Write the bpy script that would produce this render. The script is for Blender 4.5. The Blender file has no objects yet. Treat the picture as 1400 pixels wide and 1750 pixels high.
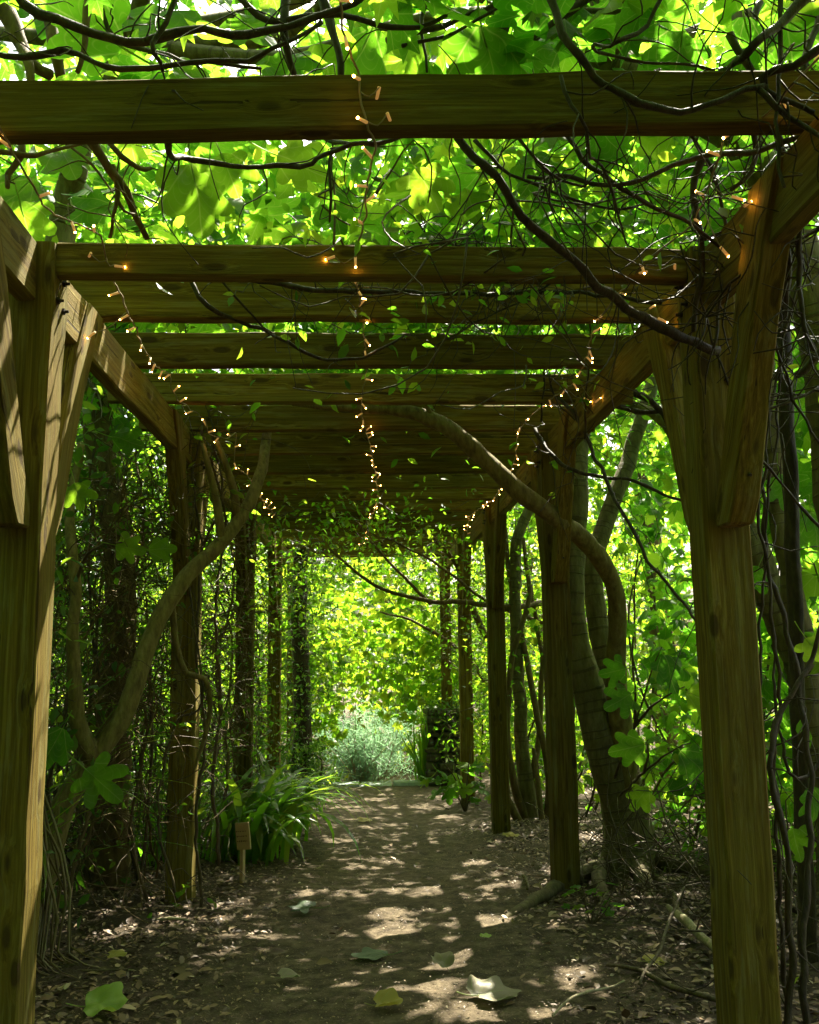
import bpy, bmesh, math, random
import numpy as np
from mathutils import Matrix, Vector

R = math.radians
rng = np.random.default_rng(11)
random.seed(11)
scene = bpy.context.scene
col = scene.collection

# ------------------------------------------------------------------ camera
CZ = 1.27
PIT, YAW, ROLL, X0, FPX = .1444, .047, -.0118, -.039, 1586.17
_x1 = np.array([math.cos(YAW), -math.sin(YAW), 0]); _y1 = np.array([math.sin(YAW), math.cos(YAW), 0]); _z1 = np.array([0, 0, 1.])
FW = math.cos(PIT) * _y1 + math.sin(PIT) * _z1
_up = -math.sin(PIT) * _y1 + math.cos(PIT) * _z1
RT = math.cos(ROLL) * _x1 + math.sin(ROLL) * _up
UP = -math.sin(ROLL) * _x1 + math.cos(ROLL) * _up
CAM = np.array([X0, 0, CZ])
cam_data = bpy.data.cameras.new('camera')
cam = bpy.data.objects.new('camera', cam_data); col.objects.link(cam)
cam_data.sensor_fit = 'HORIZONTAL'; cam_data.sensor_width = 36
cam_data.lens = 36 * FPX / 1400
cam_data.clip_start = .05; cam_data.clip_end = 1000
cam.matrix_world = Matrix(((RT[0], UP[0], -FW[0], CAM[0]), (RT[1], UP[1], -FW[1], CAM[1]), (RT[2], UP[2], -FW[2], CAM[2]), (0, 0, 0, 1)))
scene.camera = cam

# ------------------------------------------------------------------ sky, sun, exposure
SUN_EL, SUN_AZ = R(58), R(24)         # azimuth measured from +Y towards +X
world = bpy.data.worlds.new('World'); scene.world = world; world.use_nodes = True
wn = world.node_tree.nodes; wl = world.node_tree.links
bg = wn['Background']
sky = wn.new('ShaderNodeTexSky'); sky.sky_type = 'NISHITA'; sky.sun_disc = False
sky.sun_elevation = SUN_EL; sky.sun_rotation = SUN_AZ; sky.air_density = .7; sky.dust_density = 7.0; sky.ozone_density = .2
wl.new(sky.outputs[0], bg.inputs[0]); bg.inputs[1].default_value = .10
sl = bpy.data.lights.new('sun', 'SUN'); sl.energy = 5.0; sl.angle = R(.53); sl.color = (1, .93, .76)
sun = bpy.data.objects.new('sun', sl); col.objects.link(sun)
sd = Vector((math.sin(SUN_AZ) * math.cos(SUN_EL), math.cos(SUN_AZ) * math.cos(SUN_EL), math.sin(SUN_EL)))
sun.rotation_euler = sd.to_track_quat('Z', 'Y').to_euler()
scene.view_settings.view_transform = 'Standard'; scene.view_settings.look = 'None'
scene.view_settings.gamma = 1; scene.view_settings.use_curve_mapping = False
scene.view_settings.exposure = 2.6
cy = scene.cycles
cy.max_bounces = 9; cy.diffuse_bounces = 5; cy.glossy_bounces = 2; cy.transmission_bounces = 6; cy.transparent_max_bounces = 4
cy.caustics_reflective = False; cy.caustics_refractive = False
cy.sample_clamp_indirect = 8
cy.use_denoising = True

# ------------------------------------------------------------------ layout helpers
def at(px, py, Y):
    d = FW + (px - 700) / FPX * RT - (py - 875) / FPX * UP
    return CAM + d * (Y / d[1])

def G(x, y):
    """ground height"""
    yy = np.minimum(np.maximum(y, -6), 13.6)
    z = .19 - .0646 * yy
    z = z - np.clip((np.asarray(y) - 13.75) * 2.0, 0, 1) * .45
    ax = np.abs(x)
    z = z + np.clip((ax - 1.0) / 1.5, 0, 1) * .06
    z = z + .018 * np.sin(1.7 * x + .6 * y) * np.sin(1.1 * y - .4 * x) + .010 * np.sin(4.1 * x + 2) * np.sin(3.7 * y)
    z = z + np.clip((ax - 2.5) / 6, 0, 1) * .25 * np.sin(.35 * y + .2 * x)
    return z

def ground_at(px, py):
    d = FW + (px - 700) / FPX * RT - (py - 875) / FPX * UP
    lo, hi = .3, 60.
    for _ in range(50):
        m = (lo + hi) / 2; p = CAM + d * m
        if p[2] > G(p[0], p[1]): lo = m
        else: hi = m
    return CAM + d * lo

# ------------------------------------------------------------------ materials
def new_mat(name):
    m = bpy.data.materials.new(name); m.use_nodes = True
    n = m.node_tree.nodes; n.clear()
    return m, n, m.node_tree.links

def ramp(n, stops, interp='LINEAR'):
    r = n.new('ShaderNodeValToRGB'); cr = r.color_ramp; cr.interpolation = interp
    while len(cr.elements) < len(stops): cr.elements.new(.5)
    for e, (p, c) in zip(cr.elements, stops):
        e.position = p; e.color = (*c, 1) if len(c) == 3 else c
    return r

def mathn(n, l, op, a, b=None, c=None, clamp=False):
    m = n.new('ShaderNodeMath'); m.operation = op; m.use_clamp = clamp
    for i, v in enumerate((a, b, c)):
        if v is None: continue
        if isinstance(v, (int, float)): m.inputs[i].default_value = v
        else: l.new(v, m.inputs[i])
    return m.outputs[0]

def mixc(n, l, fac, a, b, blend='MIX'):
    m = n.new('ShaderNodeMix'); m.data_type = 'RGBA'; m.blend_type = blend
    if isinstance(fac, (int, float)): m.inputs[0].default_value = fac
    else: l.new(fac, m.inputs[0])
    for i, v in ((6, a), (7, b)):
        if isinstance(v, tuple): m.inputs[i].default_value = (*v, 1)
        else: l.new(v, m.inputs[i])
    return m.outputs[2]

def noise(n, l, vec, scale, detail=4, rough=.55, dist=0):
    t = n.new('ShaderNodeTexNoise'); t.inputs['Scale'].default_value = scale
    t.inputs['Detail'].default_value = detail; t.inputs['Roughness'].default_value = rough; t.inputs['Distortion'].default_value = dist
    if vec is not None: l.new(vec, t.inputs['Vector'])
    return t.outputs['Fac']

def mapping(n, l, vec, scale=(1, 1, 1), loc=(0, 0, 0)):
    m = n.new('ShaderNodeMapping'); m.inputs['Scale'].default_value = scale; m.inputs['Location'].default_value = loc
    l.new(vec, m.inputs['Vector']); return m.outputs[0]

def leaf_mat(name, cols, tcols, trans=.55, veins=True, rough=.42, spec=.35):
    """cols: 3 reflect colours, tcols: 3 transmitted colours, picked per leaf"""
    m, n, l = new_mat(name)
    at_ = n.new('ShaderNodeAttribute'); at_.attribute_name = 'rnd'
    oi = n.new('ShaderNodeObjectInfo')
    rv = mathn(n, l, 'FRACT', mathn(n, l, 'ADD', at_.outputs['Fac'], oi.outputs['Random']))
    c1 = ramp(n, [(0, cols[0]), (.5, cols[1]), (1, cols[2])]); l.new(rv, c1.inputs[0])
    c2 = ramp(n, [(0, tcols[0]), (.5, tcols[1]), (1, tcols[2])]); l.new(rv, c2.inputs[0])
    ca, cb = c1.outputs[0], c2.outputs[0]
    tc = n.new('ShaderNodeTexCoord')
    if veins:
        sx = n.new('ShaderNodeSeparateXYZ'); l.new(tc.outputs['UV'], sx.inputs[0])
        x, y = sx.outputs[0], sx.outputs[1]
        a = mathn(n, l, 'ARCTAN2', x, mathn(n, l, 'ADD', y, .02))
        r = mathn(n, l, 'SQRT', mathn(n, l, 'ADD', mathn(n, l, 'MULTIPLY', x, x), mathn(n, l, 'MULTIPLY', y, y)))
        k = mathn(n, l, 'ABSOLUTE', mathn(n, l, 'SINE', mathn(n, l, 'MULTIPLY', a, math.pi / R(36))))
        w = mathn(n, l, 'MULTIPLY', k, r)
        v1 = mathn(n, l, 'SUBTRACT', 1, mathn(n, l, 'MULTIPLY', w, 16), clamp=True)
        # side veins off the main ones
        s = mathn(n, l, 'SUBTRACT', mathn(n, l, 'MULTIPLY', r, 16), mathn(n, l, 'MULTIPLY', k, 3.0))
        v2 = mathn(n, l, 'MULTIPLY', mathn(n, l, 'SUBTRACT', mathn(n, l, 'SINE', mathn(n, l, 'MULTIPLY', s, 3.0)), .82, clamp=True), 3.0, clamp=True)
        vf = mathn(n, l, 'MAXIMUM', v1, mathn(n, l, 'MULTIPLY', v2, .55))
        ca = mixc(n, l, mathn(n, l, 'MULTIPLY', vf, .55), ca, (.13, .20, .05))
        cb = mixc(n, l, mathn(n, l, 'MULTIPLY', vf, .6), cb, (.62, .74, .18))
    nz = noise(n, l, tc.outputs['Object'], 23, 3)
    ca = mixc(n, l, mathn(n, l, 'MULTIPLY', nz, .5), ca, mixc(n, l, 1, ca, (.55, .6, .4), 'MULTIPLY'))
    p = n.new('ShaderNodeBsdfPrincipled'); l.new(ca, p.inputs['Base Color'])
    p.inputs['Roughness'].default_value = rough; p.inputs['Specular IOR Level'].default_value = spec
    t = n.new('ShaderNodeBsdfTranslucent'); l.new(cb, t.inputs[0])
    mx = n.new('ShaderNodeMixShader'); mx.inputs[0].default_value = trans
    l.new(p.outputs[0], mx.inputs[1]); l.new(t.outputs[0], mx.inputs[2])
    if veins:
        b = n.new('ShaderNodeBump'); b.inputs['Strength'].default_value = .25; b.inputs['Distance'].default_value = .004
        l.new(mathn(n, l, 'SUBTRACT', 1, vf), b.inputs['Height']); l.new(b.outputs[0], p.inputs['Normal'])
    o = n.new('ShaderNodeOutputMaterial'); l.new(mx.outputs[0], o.inputs[0])
    return m

M = {}
M['fig'] = leaf_mat('fig_leaf', [(.045, .10, .02), (.06, .12, .022), (.09, .13, .02)], [(.10, .36, .012), (.20, .52, .018), (.42, .68, .03)], spec=.12, rough=.55)
M['creeper'] = leaf_mat('creeper_leaf', [(.05, .10, .02), (.07, .12, .02), (.11, .13, .02)], [(.13, .38, .012), (.24, .52, .02), (.46, .62, .03)], veins=False, spec=.25)
M['maple'] = leaf_mat('broad_leaf', [(.06, .11, .02), (.08, .12, .02), (.12, .12, .02)], [(.17, .44, .012), (.31, .56, .02), (.54, .66, .035)], veins=False, spec=.25)
M['hedge'] = leaf_mat('hedge_leaf', [(.035, .08, .016), (.05, .10, .02), (.07, .11, .02)], [(.08, .22, .01), (.14, .32, .014), (.30, .46, .025)], trans=.45, veins=False, rough=.35, spec=.5)
M['ivy'] = leaf_mat('ivy_leaf', [(.025, .06, .012), (.035, .075, .016), (.06, .09, .02)], [(.10, .26, .02), (.15, .36, .02), (.30, .50, .03)], trans=.4, veins=False, rough=.3, spec=.6)
M['strap'] = leaf_mat('strap_leaf', [(.04, .10, .02), (.055, .12, .022), (.10, .13, .02)], [(.20, .48, .02), (.30, .60, .03), (.50, .68, .04)], trans=.45, veins=False, rough=.24, spec=.6)
M['dry'] = leaf_mat('dry_strap', [(.22, .17, .09), (.16, .11, .05), (.28, .24, .14)], [(.30, .22, .08), (.25, .16, .06), (.35, .28, .12)], trans=.25, veins=False, rough=.6, spec=.2)
M['needle'] = leaf_mat('needle', [(.08, .16, .07), (.10, .19, .11), (.16, .25, .16)], [(.22, .44, .20), (.30, .54, .28), (.44, .64, .38)], trans=.45, veins=False, rough=.5)
M['greyleaf'] = leaf_mat('dried_grey_leaf', [(.17, .145, .09), (.21, .185, .12), (.15, .13, .08)], [(.3, .32, .16), (.3, .3, .15), (.3, .3, .15)], trans=.2, rough=.5)
M['greenfallen'] = leaf_mat('fallen_green_leaf', [(.20, .30, .05), (.24, .33, .06), (.20, .30, .05)], [(.5, .7, .08), (.5, .7, .08), (.5, .7, .08)], trans=.3, rough=.45)
M['bluegreen'] = leaf_mat('fallen_blue_leaf', [(.06, .085, .05), (.07, .095, .06), (.06, .085, .05)], [(.1, .2, .1), (.1, .2, .1), (.1, .2, .1)], trans=.15, rough=.5)
M['yellowleaf'] = leaf_mat('fallen_yellow_leaf', [(.34, .27, .04), (.26, .22, .04), (.36, .33, .08)], [(.6, .5, .05), (.6, .5, .05), (.6, .5, .05)], trans=.3, rough=.5)

def timber_mat():
    m, n, l = new_mat('weathered_timber')
    tc = n.new('ShaderNodeTexCoord'); oi = n.new('ShaderNodeObjectInfo')
    off = n.new('ShaderNodeVectorMath'); off.operation = 'ADD'
    cb = n.new('ShaderNodeCombineXYZ')
    for i in range(3): l.new(mathn(n, l, 'MULTIPLY', oi.outputs['Random'], (17., 9., 5.)[i]), cb.inputs[i])
    l.new(tc.outputs['Object'], off.inputs[0]); l.new(cb.outputs[0], off.inputs[1]); v = off.outputs[0]
    # knots bend the grain: distance to sparse cells
    vo = n.new('ShaderNodeTexVoronoi'); vo.inputs['Scale'].default_value = 1.0
    l.new(mapping(n, l, v, (4.5, 13, 13)), vo.inputs['Vector'])
    kd = vo.outputs['Distance']
    knot = mathn(n, l, 'SUBTRACT', 1, mathn(n, l, 'MULTIPLY', kd, 2.4), clamp=True)
    warp = n.new('ShaderNodeVectorMath'); warp.operation = 'ADD'
    wv = n.new('ShaderNodeCombineXYZ'); l.new(mathn(n, l, 'MULTIPLY', knot, .02), wv.inputs[1]); l.new(mathn(n, l, 'MULTIPLY', knot, .02), wv.inputs[2])
    l.new(v, warp.inputs[0]); l.new(wv.outputs[0], warp.inputs[1]); v2 = warp.outputs[0]
    g1 = noise(n, l, mapping(n, l, v2, (1.8, 85, 85)), 1, 7, .62, .35)
    g2 = noise(n, l, mapping(n, l, v2, (7, 330, 330)), 1, 4, .65)
    g3 = noise(n, l, mapping(n, l, v2, (1.1, 7, 7)), 1, 4, .6)
    c = ramp(n, [(.22, (.048, .026, .005)), (.42, (.135, .083, .014)), (.56, (.21, .138, .028)), (.80, (.36, .26, .075))]); l.new(g1, c.inputs[0])
    base = mixc(n, l, mathn(n, l, 'MULTIPLY', g2, .75), c.outputs[0], mixc(n, l, 1, c.outputs[0], (.42, .38, .34), 'MULTIPLY'))
    # algae-green and grey weather patches
    r1 = ramp(n, [(.46, (0, 0, 0)), (.66, (1, 1, 1))]); l.new(g3, r1.inputs[0])
    base = mixc(n, l, mathn(n, l, 'MULTIPLY', r1.outputs[0], .45), base, (.13, .115, .03))
    g4 = noise(n, l, mapping(n, l, v, (.9, 5, 5), (4, 4, 4)), 1, 5, .65)
    r2 = ramp(n, [(.55, (0, 0, 0)), (.72, (1, 1, 1))]); l.new(g4, r2.inputs[0])
    base = mixc(n, l, mathn(n, l, 'MULTIPLY', r2.outputs[0], .6), base, (.075, .038, .012))
    g5 = noise(n, l, mapping(n, l, v2, (2.2, 24, 24), (9, 1, 3)), 1, 6, .7)
    r5 = ramp(n, [(.52, (0, 0, 0)), (.70, (1, 1, 1))]); l.new(g5, r5.inputs[0])
    base = mixc(n, l, mathn(n, l, 'MULTIPLY', r5.outputs[0], .5), base, (.27, .235, .13))
    rk = ramp(n, [(.46, (0, 0, 0)), (.62, (1, 1, 1))]); l.new(knot, rk.inputs[0])
    base = mixc(n, l, mathn(n, l, 'MULTIPLY', rk.outputs[0], .8), base, (.05, .028, .012))
    tint = ramp(n, [(0, (.66, .72, .56)), (.5, (.95, 1.03, .82)), (1, (1.16, 1.26, 1.02))]); l.new(oi.outputs['Random'], tint.inputs[0])
    base = mixc(n, l, 1, base, tint.outputs[0], 'MULTIPLY')
    # drying checks
    ck = noise(n, l, mapping(n, l, v2, (.6, 60, 60), (2, 7, 1)), 1, 2, .5)
    rc = ramp(n, [(.675, (0, 0, 0)), (.70, (1, 1, 1))]); l.new(ck, rc.inputs[0])
    base = mixc(n, l, mathn(n, l, 'MULTIPLY', rc.outputs[0], .75), base, (.03, .018, .008))
    p = n.new('ShaderNodeBsdfPrincipled'); l.new(base, p.inputs['Base Color'])
    p.inputs['Roughness'].default_value = .85; p.inputs['Specular IOR Level'].default_value = .15
    b = n.new('ShaderNodeBump'); b.inputs['Strength'].default_value = .8; b.inputs['Distance'].default_value = .004
    h = mathn(n, l, 'SUBTRACT', mathn(n, l, 'ADD', g1, mathn(n, l, 'MULTIPLY', g2, .5)), rc.outputs[0])
    l.new(h, b.inputs['Height']); l.new(b.outputs[0], p.inputs['Normal'])
    o = n.new('ShaderNodeOutputMaterial'); l.new(p.outputs[0], o.inputs[0])
    return m
M['timber'] = timber_mat()

def bark_mat(name, c0, c1, c2, ring=0., rough=.8, scale=1.):
    m, n, l = new_mat(name)
    tc = n.new('ShaderNodeTexCoord'); ob = tc.outputs['Object']
    n1 = noise(n, l, mapping(n, l, ob, (26 * scale, 26 * scale, 8 * scale)), 1, 6, .65)
    n2 = noise(n, l, ob, 5 * scale, 4, .6)
    c = ramp(n, [(.3, c0), (.52, c1), (.72, c2)]); l.new(n1, c.inputs[0])
    base = mixc(n, l, n2, c.outputs[0], mixc(n, l, 1, c.outputs[0], (.55, .62, .35), 'MULTIPLY'))
    h = n1
    if ring:
        sx = n.new('ShaderNodeSeparateXYZ'); l.new(tc.outputs['UV'], sx.inputs[0])
        wob = noise(n, l, ob, 9, 3)
        t = n.new('ShaderNodeTexNoise'); t.noise_dimensions = '1D'; t.inputs['Scale'].default_value = 30; t.inputs['Detail'].default_value = 1
        l.new(mathn(n, l, 'ADD', sx.outputs[1], mathn(n, l, 'MULTIPLY', wob, .025)), t.inputs['W'])
        rr = ramp(n, [(.60, (0, 0, 0)), (.66, (1, 1, 1))]); l.new(t.outputs['Fac'], rr.inputs[0])
        base = mixc(n, l, mathn(n, l, 'MULTIPLY', rr.outputs[0], ring), base, tuple(x * .35 for x in c0))
        h = mathn(n, l, 'ADD', n1, mathn(n, l, 'MULTIPLY', rr.outputs[0], .8))
    p = n.new('ShaderNodeBsdfPrincipled'); l.new(base, p.inputs['Base Color']); p.inputs['Roughness'].default_value = rough
    p.inputs['Specular IOR Level'].default_value = .3
    b = n.new('ShaderNodeBump'); b.inputs['Strength'].default_value = .85; b.inputs['Distance'].default_value = .012
    l.new(h, b.inputs['Height']); l.new(b.outputs[0], p.inputs['Normal'])
    o = n.new('ShaderNodeOutputMaterial'); l.new(p.outputs[0], o.inputs[0])
    return m
M['figbark'] = bark_mat('fig_bark', (.10, .078, .036), (.18, .15, .075), (.26, .22, .12), ring=.4)
M['brownbark'] = bark_mat('brown_bark', (.08, .05, .022), (.16, .105, .05), (.26, .18, .09))
M['olivebark'] = bark_mat('olive_bark', (.11, .078, .028), (.22, .165, .06), (.33, .26, .11), scale=1.3)
M['darkbark'] = bark_mat('dark_bark', (.022, .015, .009), (.05, .035, .02), (.09, .065, .04), rough=.6, scale=1.6)
M['twig'] = bark_mat('twig_bark', (.05, .035, .02), (.10, .07, .04), (.17, .125, .075), rough=.6, scale=2)
M['paletwig'] = bark_mat('pale_twig', (.22, .18, .11), (.34, .28, .18), (.48, .42, .30), rough=.6, scale=2)
M['root'] = bark_mat('root_bark', (.07, .052, .028), (.13, .10, .055), (.20, .16, .09))
M['stone'] = bark_mat('stone', (.05, .045, .03), (.11, .10, .07), (.2, .185, .14), scale=.7, rough=.9)
M['slate'] = bark_mat('slate_stone', (.16, .18, .20), (.24, .27, .30), (.32, .35, .38), scale=.5, rough=.7)

def ground_mat():
    m, n, l = new_mat('soil')
    tc = n.new('ShaderNodeTexCoord'); ob = tc.outputs['Object']
    n1 = noise(n, l, ob, 2.2, 6, .6); n2 = noise(n, l, ob, 38, 6, .7); n3 = noise(n, l, ob, 130, 4, .65); n4 = noise(n, l, ob, 11, 5, .65)
    c = ramp(n, [(.3, (.036, .026, .014)), (.5, (.092, .070, .040)), (.7, (.185, .145, .09))]); l.new(n4, c.inputs[0])
    base = mixc(n, l, mathn(n, l, 'MULTIPLY', n2, .7), c.outputs[0], mixc(n, l, 1, c.outputs[0], (.40, .36, .32), 'MULTIPLY'))
    r = ramp(n, [(.60, (0, 0, 0)), (.68, (1, 1, 1))]); l.new(n3, r.inputs[0])
    base = mixc(n, l, mathn(n, l, 'MULTIPLY', r.outputs[0], .5), base, (.30, .24, .16))
    sx = n.new('ShaderNodeSeparateXYZ'); l.new(ob, sx.inputs[0])
    ed = mathn(n, l, 'SUBTRACT', mathn(n, l, 'ABSOLUTE', mathn(n, l, 'ADD', sx.outputs[0], -.12)), mathn(n, l, 'ADD', mathn(n, l, 'MULTIPLY', n1, .7), .2))
    ed = mathn(n, l, 'MULTIPLY', ed, 2.5, clamp=True)       # worn, paler tread in the middle; rich mould to the sides
    base = mixc(n, l, mathn(n, l, 'MULTIPLY', ed, .6), base, (.036, .024, .013))
    p = n.new('ShaderNodeBsdfPrincipled'); l.new(base, p.inputs['Base Color']); p.inputs['Roughness'].default_value = .9
    p.inputs['Specular IOR Level'].default_value = .2
    b = n.new('ShaderNodeBump'); b.inputs['Strength'].default_value = .9; b.inputs['Distance'].default_value = .02
    l.new(mathn(n, l, 'ADD', mathn(n, l, 'MULTIPLY', n3, .35), mathn(n, l, 'ADD', n2, n4)), b.inputs['Height']); l.new(b.outputs[0], p.inputs['Normal'])
    o = n.new('ShaderNodeOutputMaterial'); l.new(p.outputs[0], o.inputs[0])
    return m
M['soil'] = ground_mat()

def litter_mat():
    m, n, l = new_mat('leaf_litter')
    a = n.new('ShaderNodeAttribute'); a.attribute_name = 'rnd'
    c = ramp(n, [(0, (.035, .022, .012)), (.35, (.09, .055, .025)), (.6, (.16, .10, .045)), (.85, (.19, .125, .06)), (.96, (.26, .19, .10)), (1, (.36, .30, .19))])
    l.new(a.outputs['Fac'], c.inputs[0])
    p = n.new('ShaderNodeBsdfPrincipled'); l.new(c.outputs[0], p.inputs['Base Color']); p.inputs['Roughness'].default_value = .6
    o = n.new('ShaderNodeOutputMaterial'); l.new(p.outputs[0], o.inputs[0])
    return m
M['litter'] = litter_mat()

def plain(name, c, rough=.5, metal=0., emit=None, es=0., trans=0.):
    m, n, l = new_mat(name)
    p = n.new('ShaderNodeBsdfPrincipled'); p.inputs['Roughness'].default_value = rough; p.inputs['Metallic'].default_value = metal
    tc = n.new('ShaderNodeTexCoord'); nz = noise(n, l, tc.outputs['Object'], 40, 3)
    l.new(mixc(n, l, mathn(n, l, 'MULTIPLY', nz, .5), c, tuple(x * .6 for x in c)), p.inputs['Base Color'])
    if emit: p.inputs['Emission Color'].default_value = (*emit, 1); p.inputs['Emission Strength'].default_value = es
    if trans: p.inputs['Transmission Weight'].default_value = trans
    o = n.new('ShaderNodeOutputMaterial'); l.new(p.outputs[0], o.inputs[0])
    return m
M['bolt'] = plain('rusty_bolt', (.05, .04, .035), .6, .7)
M['wire'] = plain('cable', (.22, .17, .09), .5)
M['holder'] = plain('bulb_holder', (.70, .50, .24), .35, 0, (1, .45, .12), .05)  # faint emission stands in for bulb light passing through the plastic
M['bulb'] = plain('lit_bulb', (.9, .6, .2), .3, 0, (1, .46, .09), 22)
M['signboard'] = plain('sign_board', (.52, .36, .19), .6)
M['ink'] = plain('sign_ink', (.16, .08, .04), .7)
M['galv'] = plain('galvanised_wire', (.30, .30, .28), .4, .6)

# ------------------------------------------------------------------ mesh helpers
def link(name, me, mat, parent=None):
    o = bpy.data.objects.new(name, me); col.objects.link(o)
    if mat is not None and not me.materials:
        for mm in (mat if isinstance(mat, list) else [mat]): me.materials.append(mm)
    if parent is not None: o.parent = parent
    return o

def np_mesh(name, V, F, uv=None, rnd=None, smooth=False, k=None):
    """V (n,3), F (m,k) all of one size"""
    me = bpy.data.meshes.new(name)
    V = np.ascontiguousarray(V, np.float32); F = np.ascontiguousarray(F, np.int32)
    k = F.shape[1]
    me.vertices.add(len(V)); me.vertices.foreach_set('co', V.ravel())
    me.loops.add(F.size); me.loops.foreach_set('vertex_index', F.ravel())
    me.polygons.add(len(F)); me.polygons.foreach_set('loop_start', np.arange(0, F.size, k, dtype=np.int32))
    me.polygons.foreach_set('loop_total', np.full(len(F), k, np.int32))
    if smooth: me.polygons.foreach_set('use_smooth', np.ones(len(F), bool))
    if uv is not None:
        u = me.uv_layers.new(name='UVMap'); u.data.foreach_set('uv', np.ascontiguousarray(uv[F.ravel()], np.float32).ravel())
    if rnd is not None:
        a = me.attributes.new('rnd', 'FLOAT', 'POINT'); a.data.foreach_set('value', np.ascontiguousarray(rnd, np.float32))
    me.update(); me.validate()
    return me

def empty(name, loc=(0, 0, 0), label=None, cat=None, group=None, kind=None):
    o = bpy.data.objects.new(name, None); col.objects.link(o); o.location = loc; o.empty_display_size = .1
    tag(o, label, cat, group, kind); return o

def tag(o, label=None, cat=None, group=None, kind=None):
    for k_, v in (('label', label), ('category', cat), ('group', group), ('kind', kind)):
        if v: o[k_] = v
    return o

def smooth_path(P, rad, step=.06, jitter=0., rg=rng):
    """Catmull-Rom through P with radii; returns resampled"""
    P = np.array(P, float); rad = np.array(rad, float) if np.ndim(rad) else np.full(len(P), float(rad))
    if len(rad) != len(P): rad = np.interp(np.linspace(0, 1, len(P)), np.linspace(0, 1, len(rad)), rad)
    Q = np.vstack([2 * P[0] - P[1], P, 2 * P[-1] - P[-2]])
    out, ro = [], []
    for i in range(len(P) - 1):
        p0, p1, p2, p3 = Q[i:i + 4]
        nseg = max(2, int(np.linalg.norm(p2 - p1) / step))
        for j in range(nseg):
            t = j / nseg
            out.append(.5 * ((2 * p1) + (-p0 + p2) * t + (2 * p0 - 5 * p1 + 4 * p2 - p3) * t * t + (-p0 + 3 * p1 - 3 * p2 + p3) * t ** 3))
            ro.append(rad[i] * (1 - t) + rad[i + 1] * t)
    out.append(P[-1]); ro.append(rad[-1])
    out = np.array(out); ro = np.array(ro)
    if jitter: 
        nz = rg.normal(size=out.shape) * jitter
        nz[1:-1] = (nz[:-2] + nz[1:-1] * 2 + nz[2:]) / 3
        out = out + nz
    return out, ro

def tube_arrays(P, rad, sides=7, lump=0., rg=rng):
    n = len(P)
    T = np.gradient(P, axis=0); T /= np.linalg.norm(T, axis=1)[:, None] + 1e-9
    ref = np.array([0, 0, 1.]) if abs(T[0][2]) < .9 else np.array([1., 0, 0])
    V = np.zeros((n, sides, 3)); a = np.linspace(0, 2 * math.pi, sides, endpoint=False)
    u = np.cross(T[0], ref); u /= np.linalg.norm(u)
    for i in range(n):
        u = u - T[i] * (u @ T[i]); u /= np.linalg.norm(u) + 1e-9
        w = np.cross(T[i], u)
        rr = rad[i] * (1 + (rg.normal(size=sides) * lump if lump else 0))
        V[i] = P[i] + np.outer(np.cos(a) * rr, u) + np.outer(np.sin(a) * rr, w)
    L = np.concatenate([[0], np.cumsum(np.linalg.norm(np.diff(P, axis=0), axis=1))])
    uv = np.stack([np.tile(a / (2 * math.pi), n), np.repeat(L, sides)], 1)
    i0 = np.arange(n - 1)[:, None] * sides; j = np.arange(sides)[None, :]; j2 = (j + 1) % sides
    F = np.stack([i0 + j, i0 + j2, i0 + sides + j2, i0 + sides + j], -1).reshape(-1, 4)
    V = V.reshape(-1, 3)
    # close the ends with degenerate-free fans of quads is overkill: pull the end rings to a point
    V = np.vstack([V, P[:1] - T[:1] * rad[0] * .3, P[-1:] + T[-1:] * rad[-1] * .6]); uv = np.vstack([uv, [[0, 0]], [[0, L[-1]]]])
    c0, c1 = len(V) - 2, len(V) - 1
    jj = np.arange(0, sides)
    cap0 = np.stack([np.full(sides, c0), (jj + 1) % sides, jj, jj], 1); cap1 = np.stack([np.full(sides, c1), (n - 1) * sides + jj, (n - 1) * sides + (jj + 1) % sides, (n - 1) * sides + (jj + 1) % sides], 1)
    return V, F, cap0[:, :3], cap1[:, :3], uv

def tubes_mesh(name, paths, sides=6, lump=0., rg=rng):
    """paths: list of (P, rad) -> one mesh of triangles"""
    Vs, Fs, U, off = [], [], [], 0
    for P, rad in paths:
        V, F, a, b, uv = tube_arrays(P, rad, sides, lump, rg)
        tri = np.vstack([F[:, [0, 1, 2]], F[:, [0, 2, 3]], a, b]) + off
        Vs.append(V); Fs.append(tri); U.append(uv); off += len(V)
    return np_mesh(name, np.vstack(Vs), np.vstack(Fs), np.vstack(U), smooth=True)

def tube(name, P, rad, mat, parent=None, sides=8, step=.06, jitter=0., lump=0.):
    Q, r = smooth_path(P, rad, step, jitter)
    return link(name, tubes_mesh(name, [(Q, r)], sides, lump), mat, parent)

# ------------------------------------------------------------------ leaf templates (tip along +Y, normal +Z, petiole at origin, length 1)
def t_ovate():
    V = np.array([(0, 0, 0), (-.22, .30, .06), (.22, .30, .06), (-.2, .62, .04), (.2, .62, .04), (0, 1, -.08), (0, .45, 0)], float)
    F = np.array([(0, 2, 6), (0, 6, 1), (6, 2, 4), (6, 3, 1), (6, 4, 5), (6, 5, 3)])
    return V, F
def t_needle():
    V = np.array([(-.035, 0, 0), (.035, 0, 0), (.03, .6, .02), (-.03, .6, .02), (0, 1, -.05)], float)
    return V, np.array([(0, 1, 2), (0, 2, 3), (3, 2, 4)])
def t_far():
    ol = [(0, 1.0), (.17, .66), (.44, .72), (.36, .42), (.30, .12), (0, .06), (-.30, .12), (-.36, .42), (-.44, .72), (-.17, .66)]
    V = [(0, .42, .05)] + [(x, y, -.5 * (x * x + (y - .42) ** 2)) for x, y in ol]
    return np.array(V, float), np.array([(0, 1 + (i + 1) % 10, 1 + i) for i in range(10)])
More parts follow.
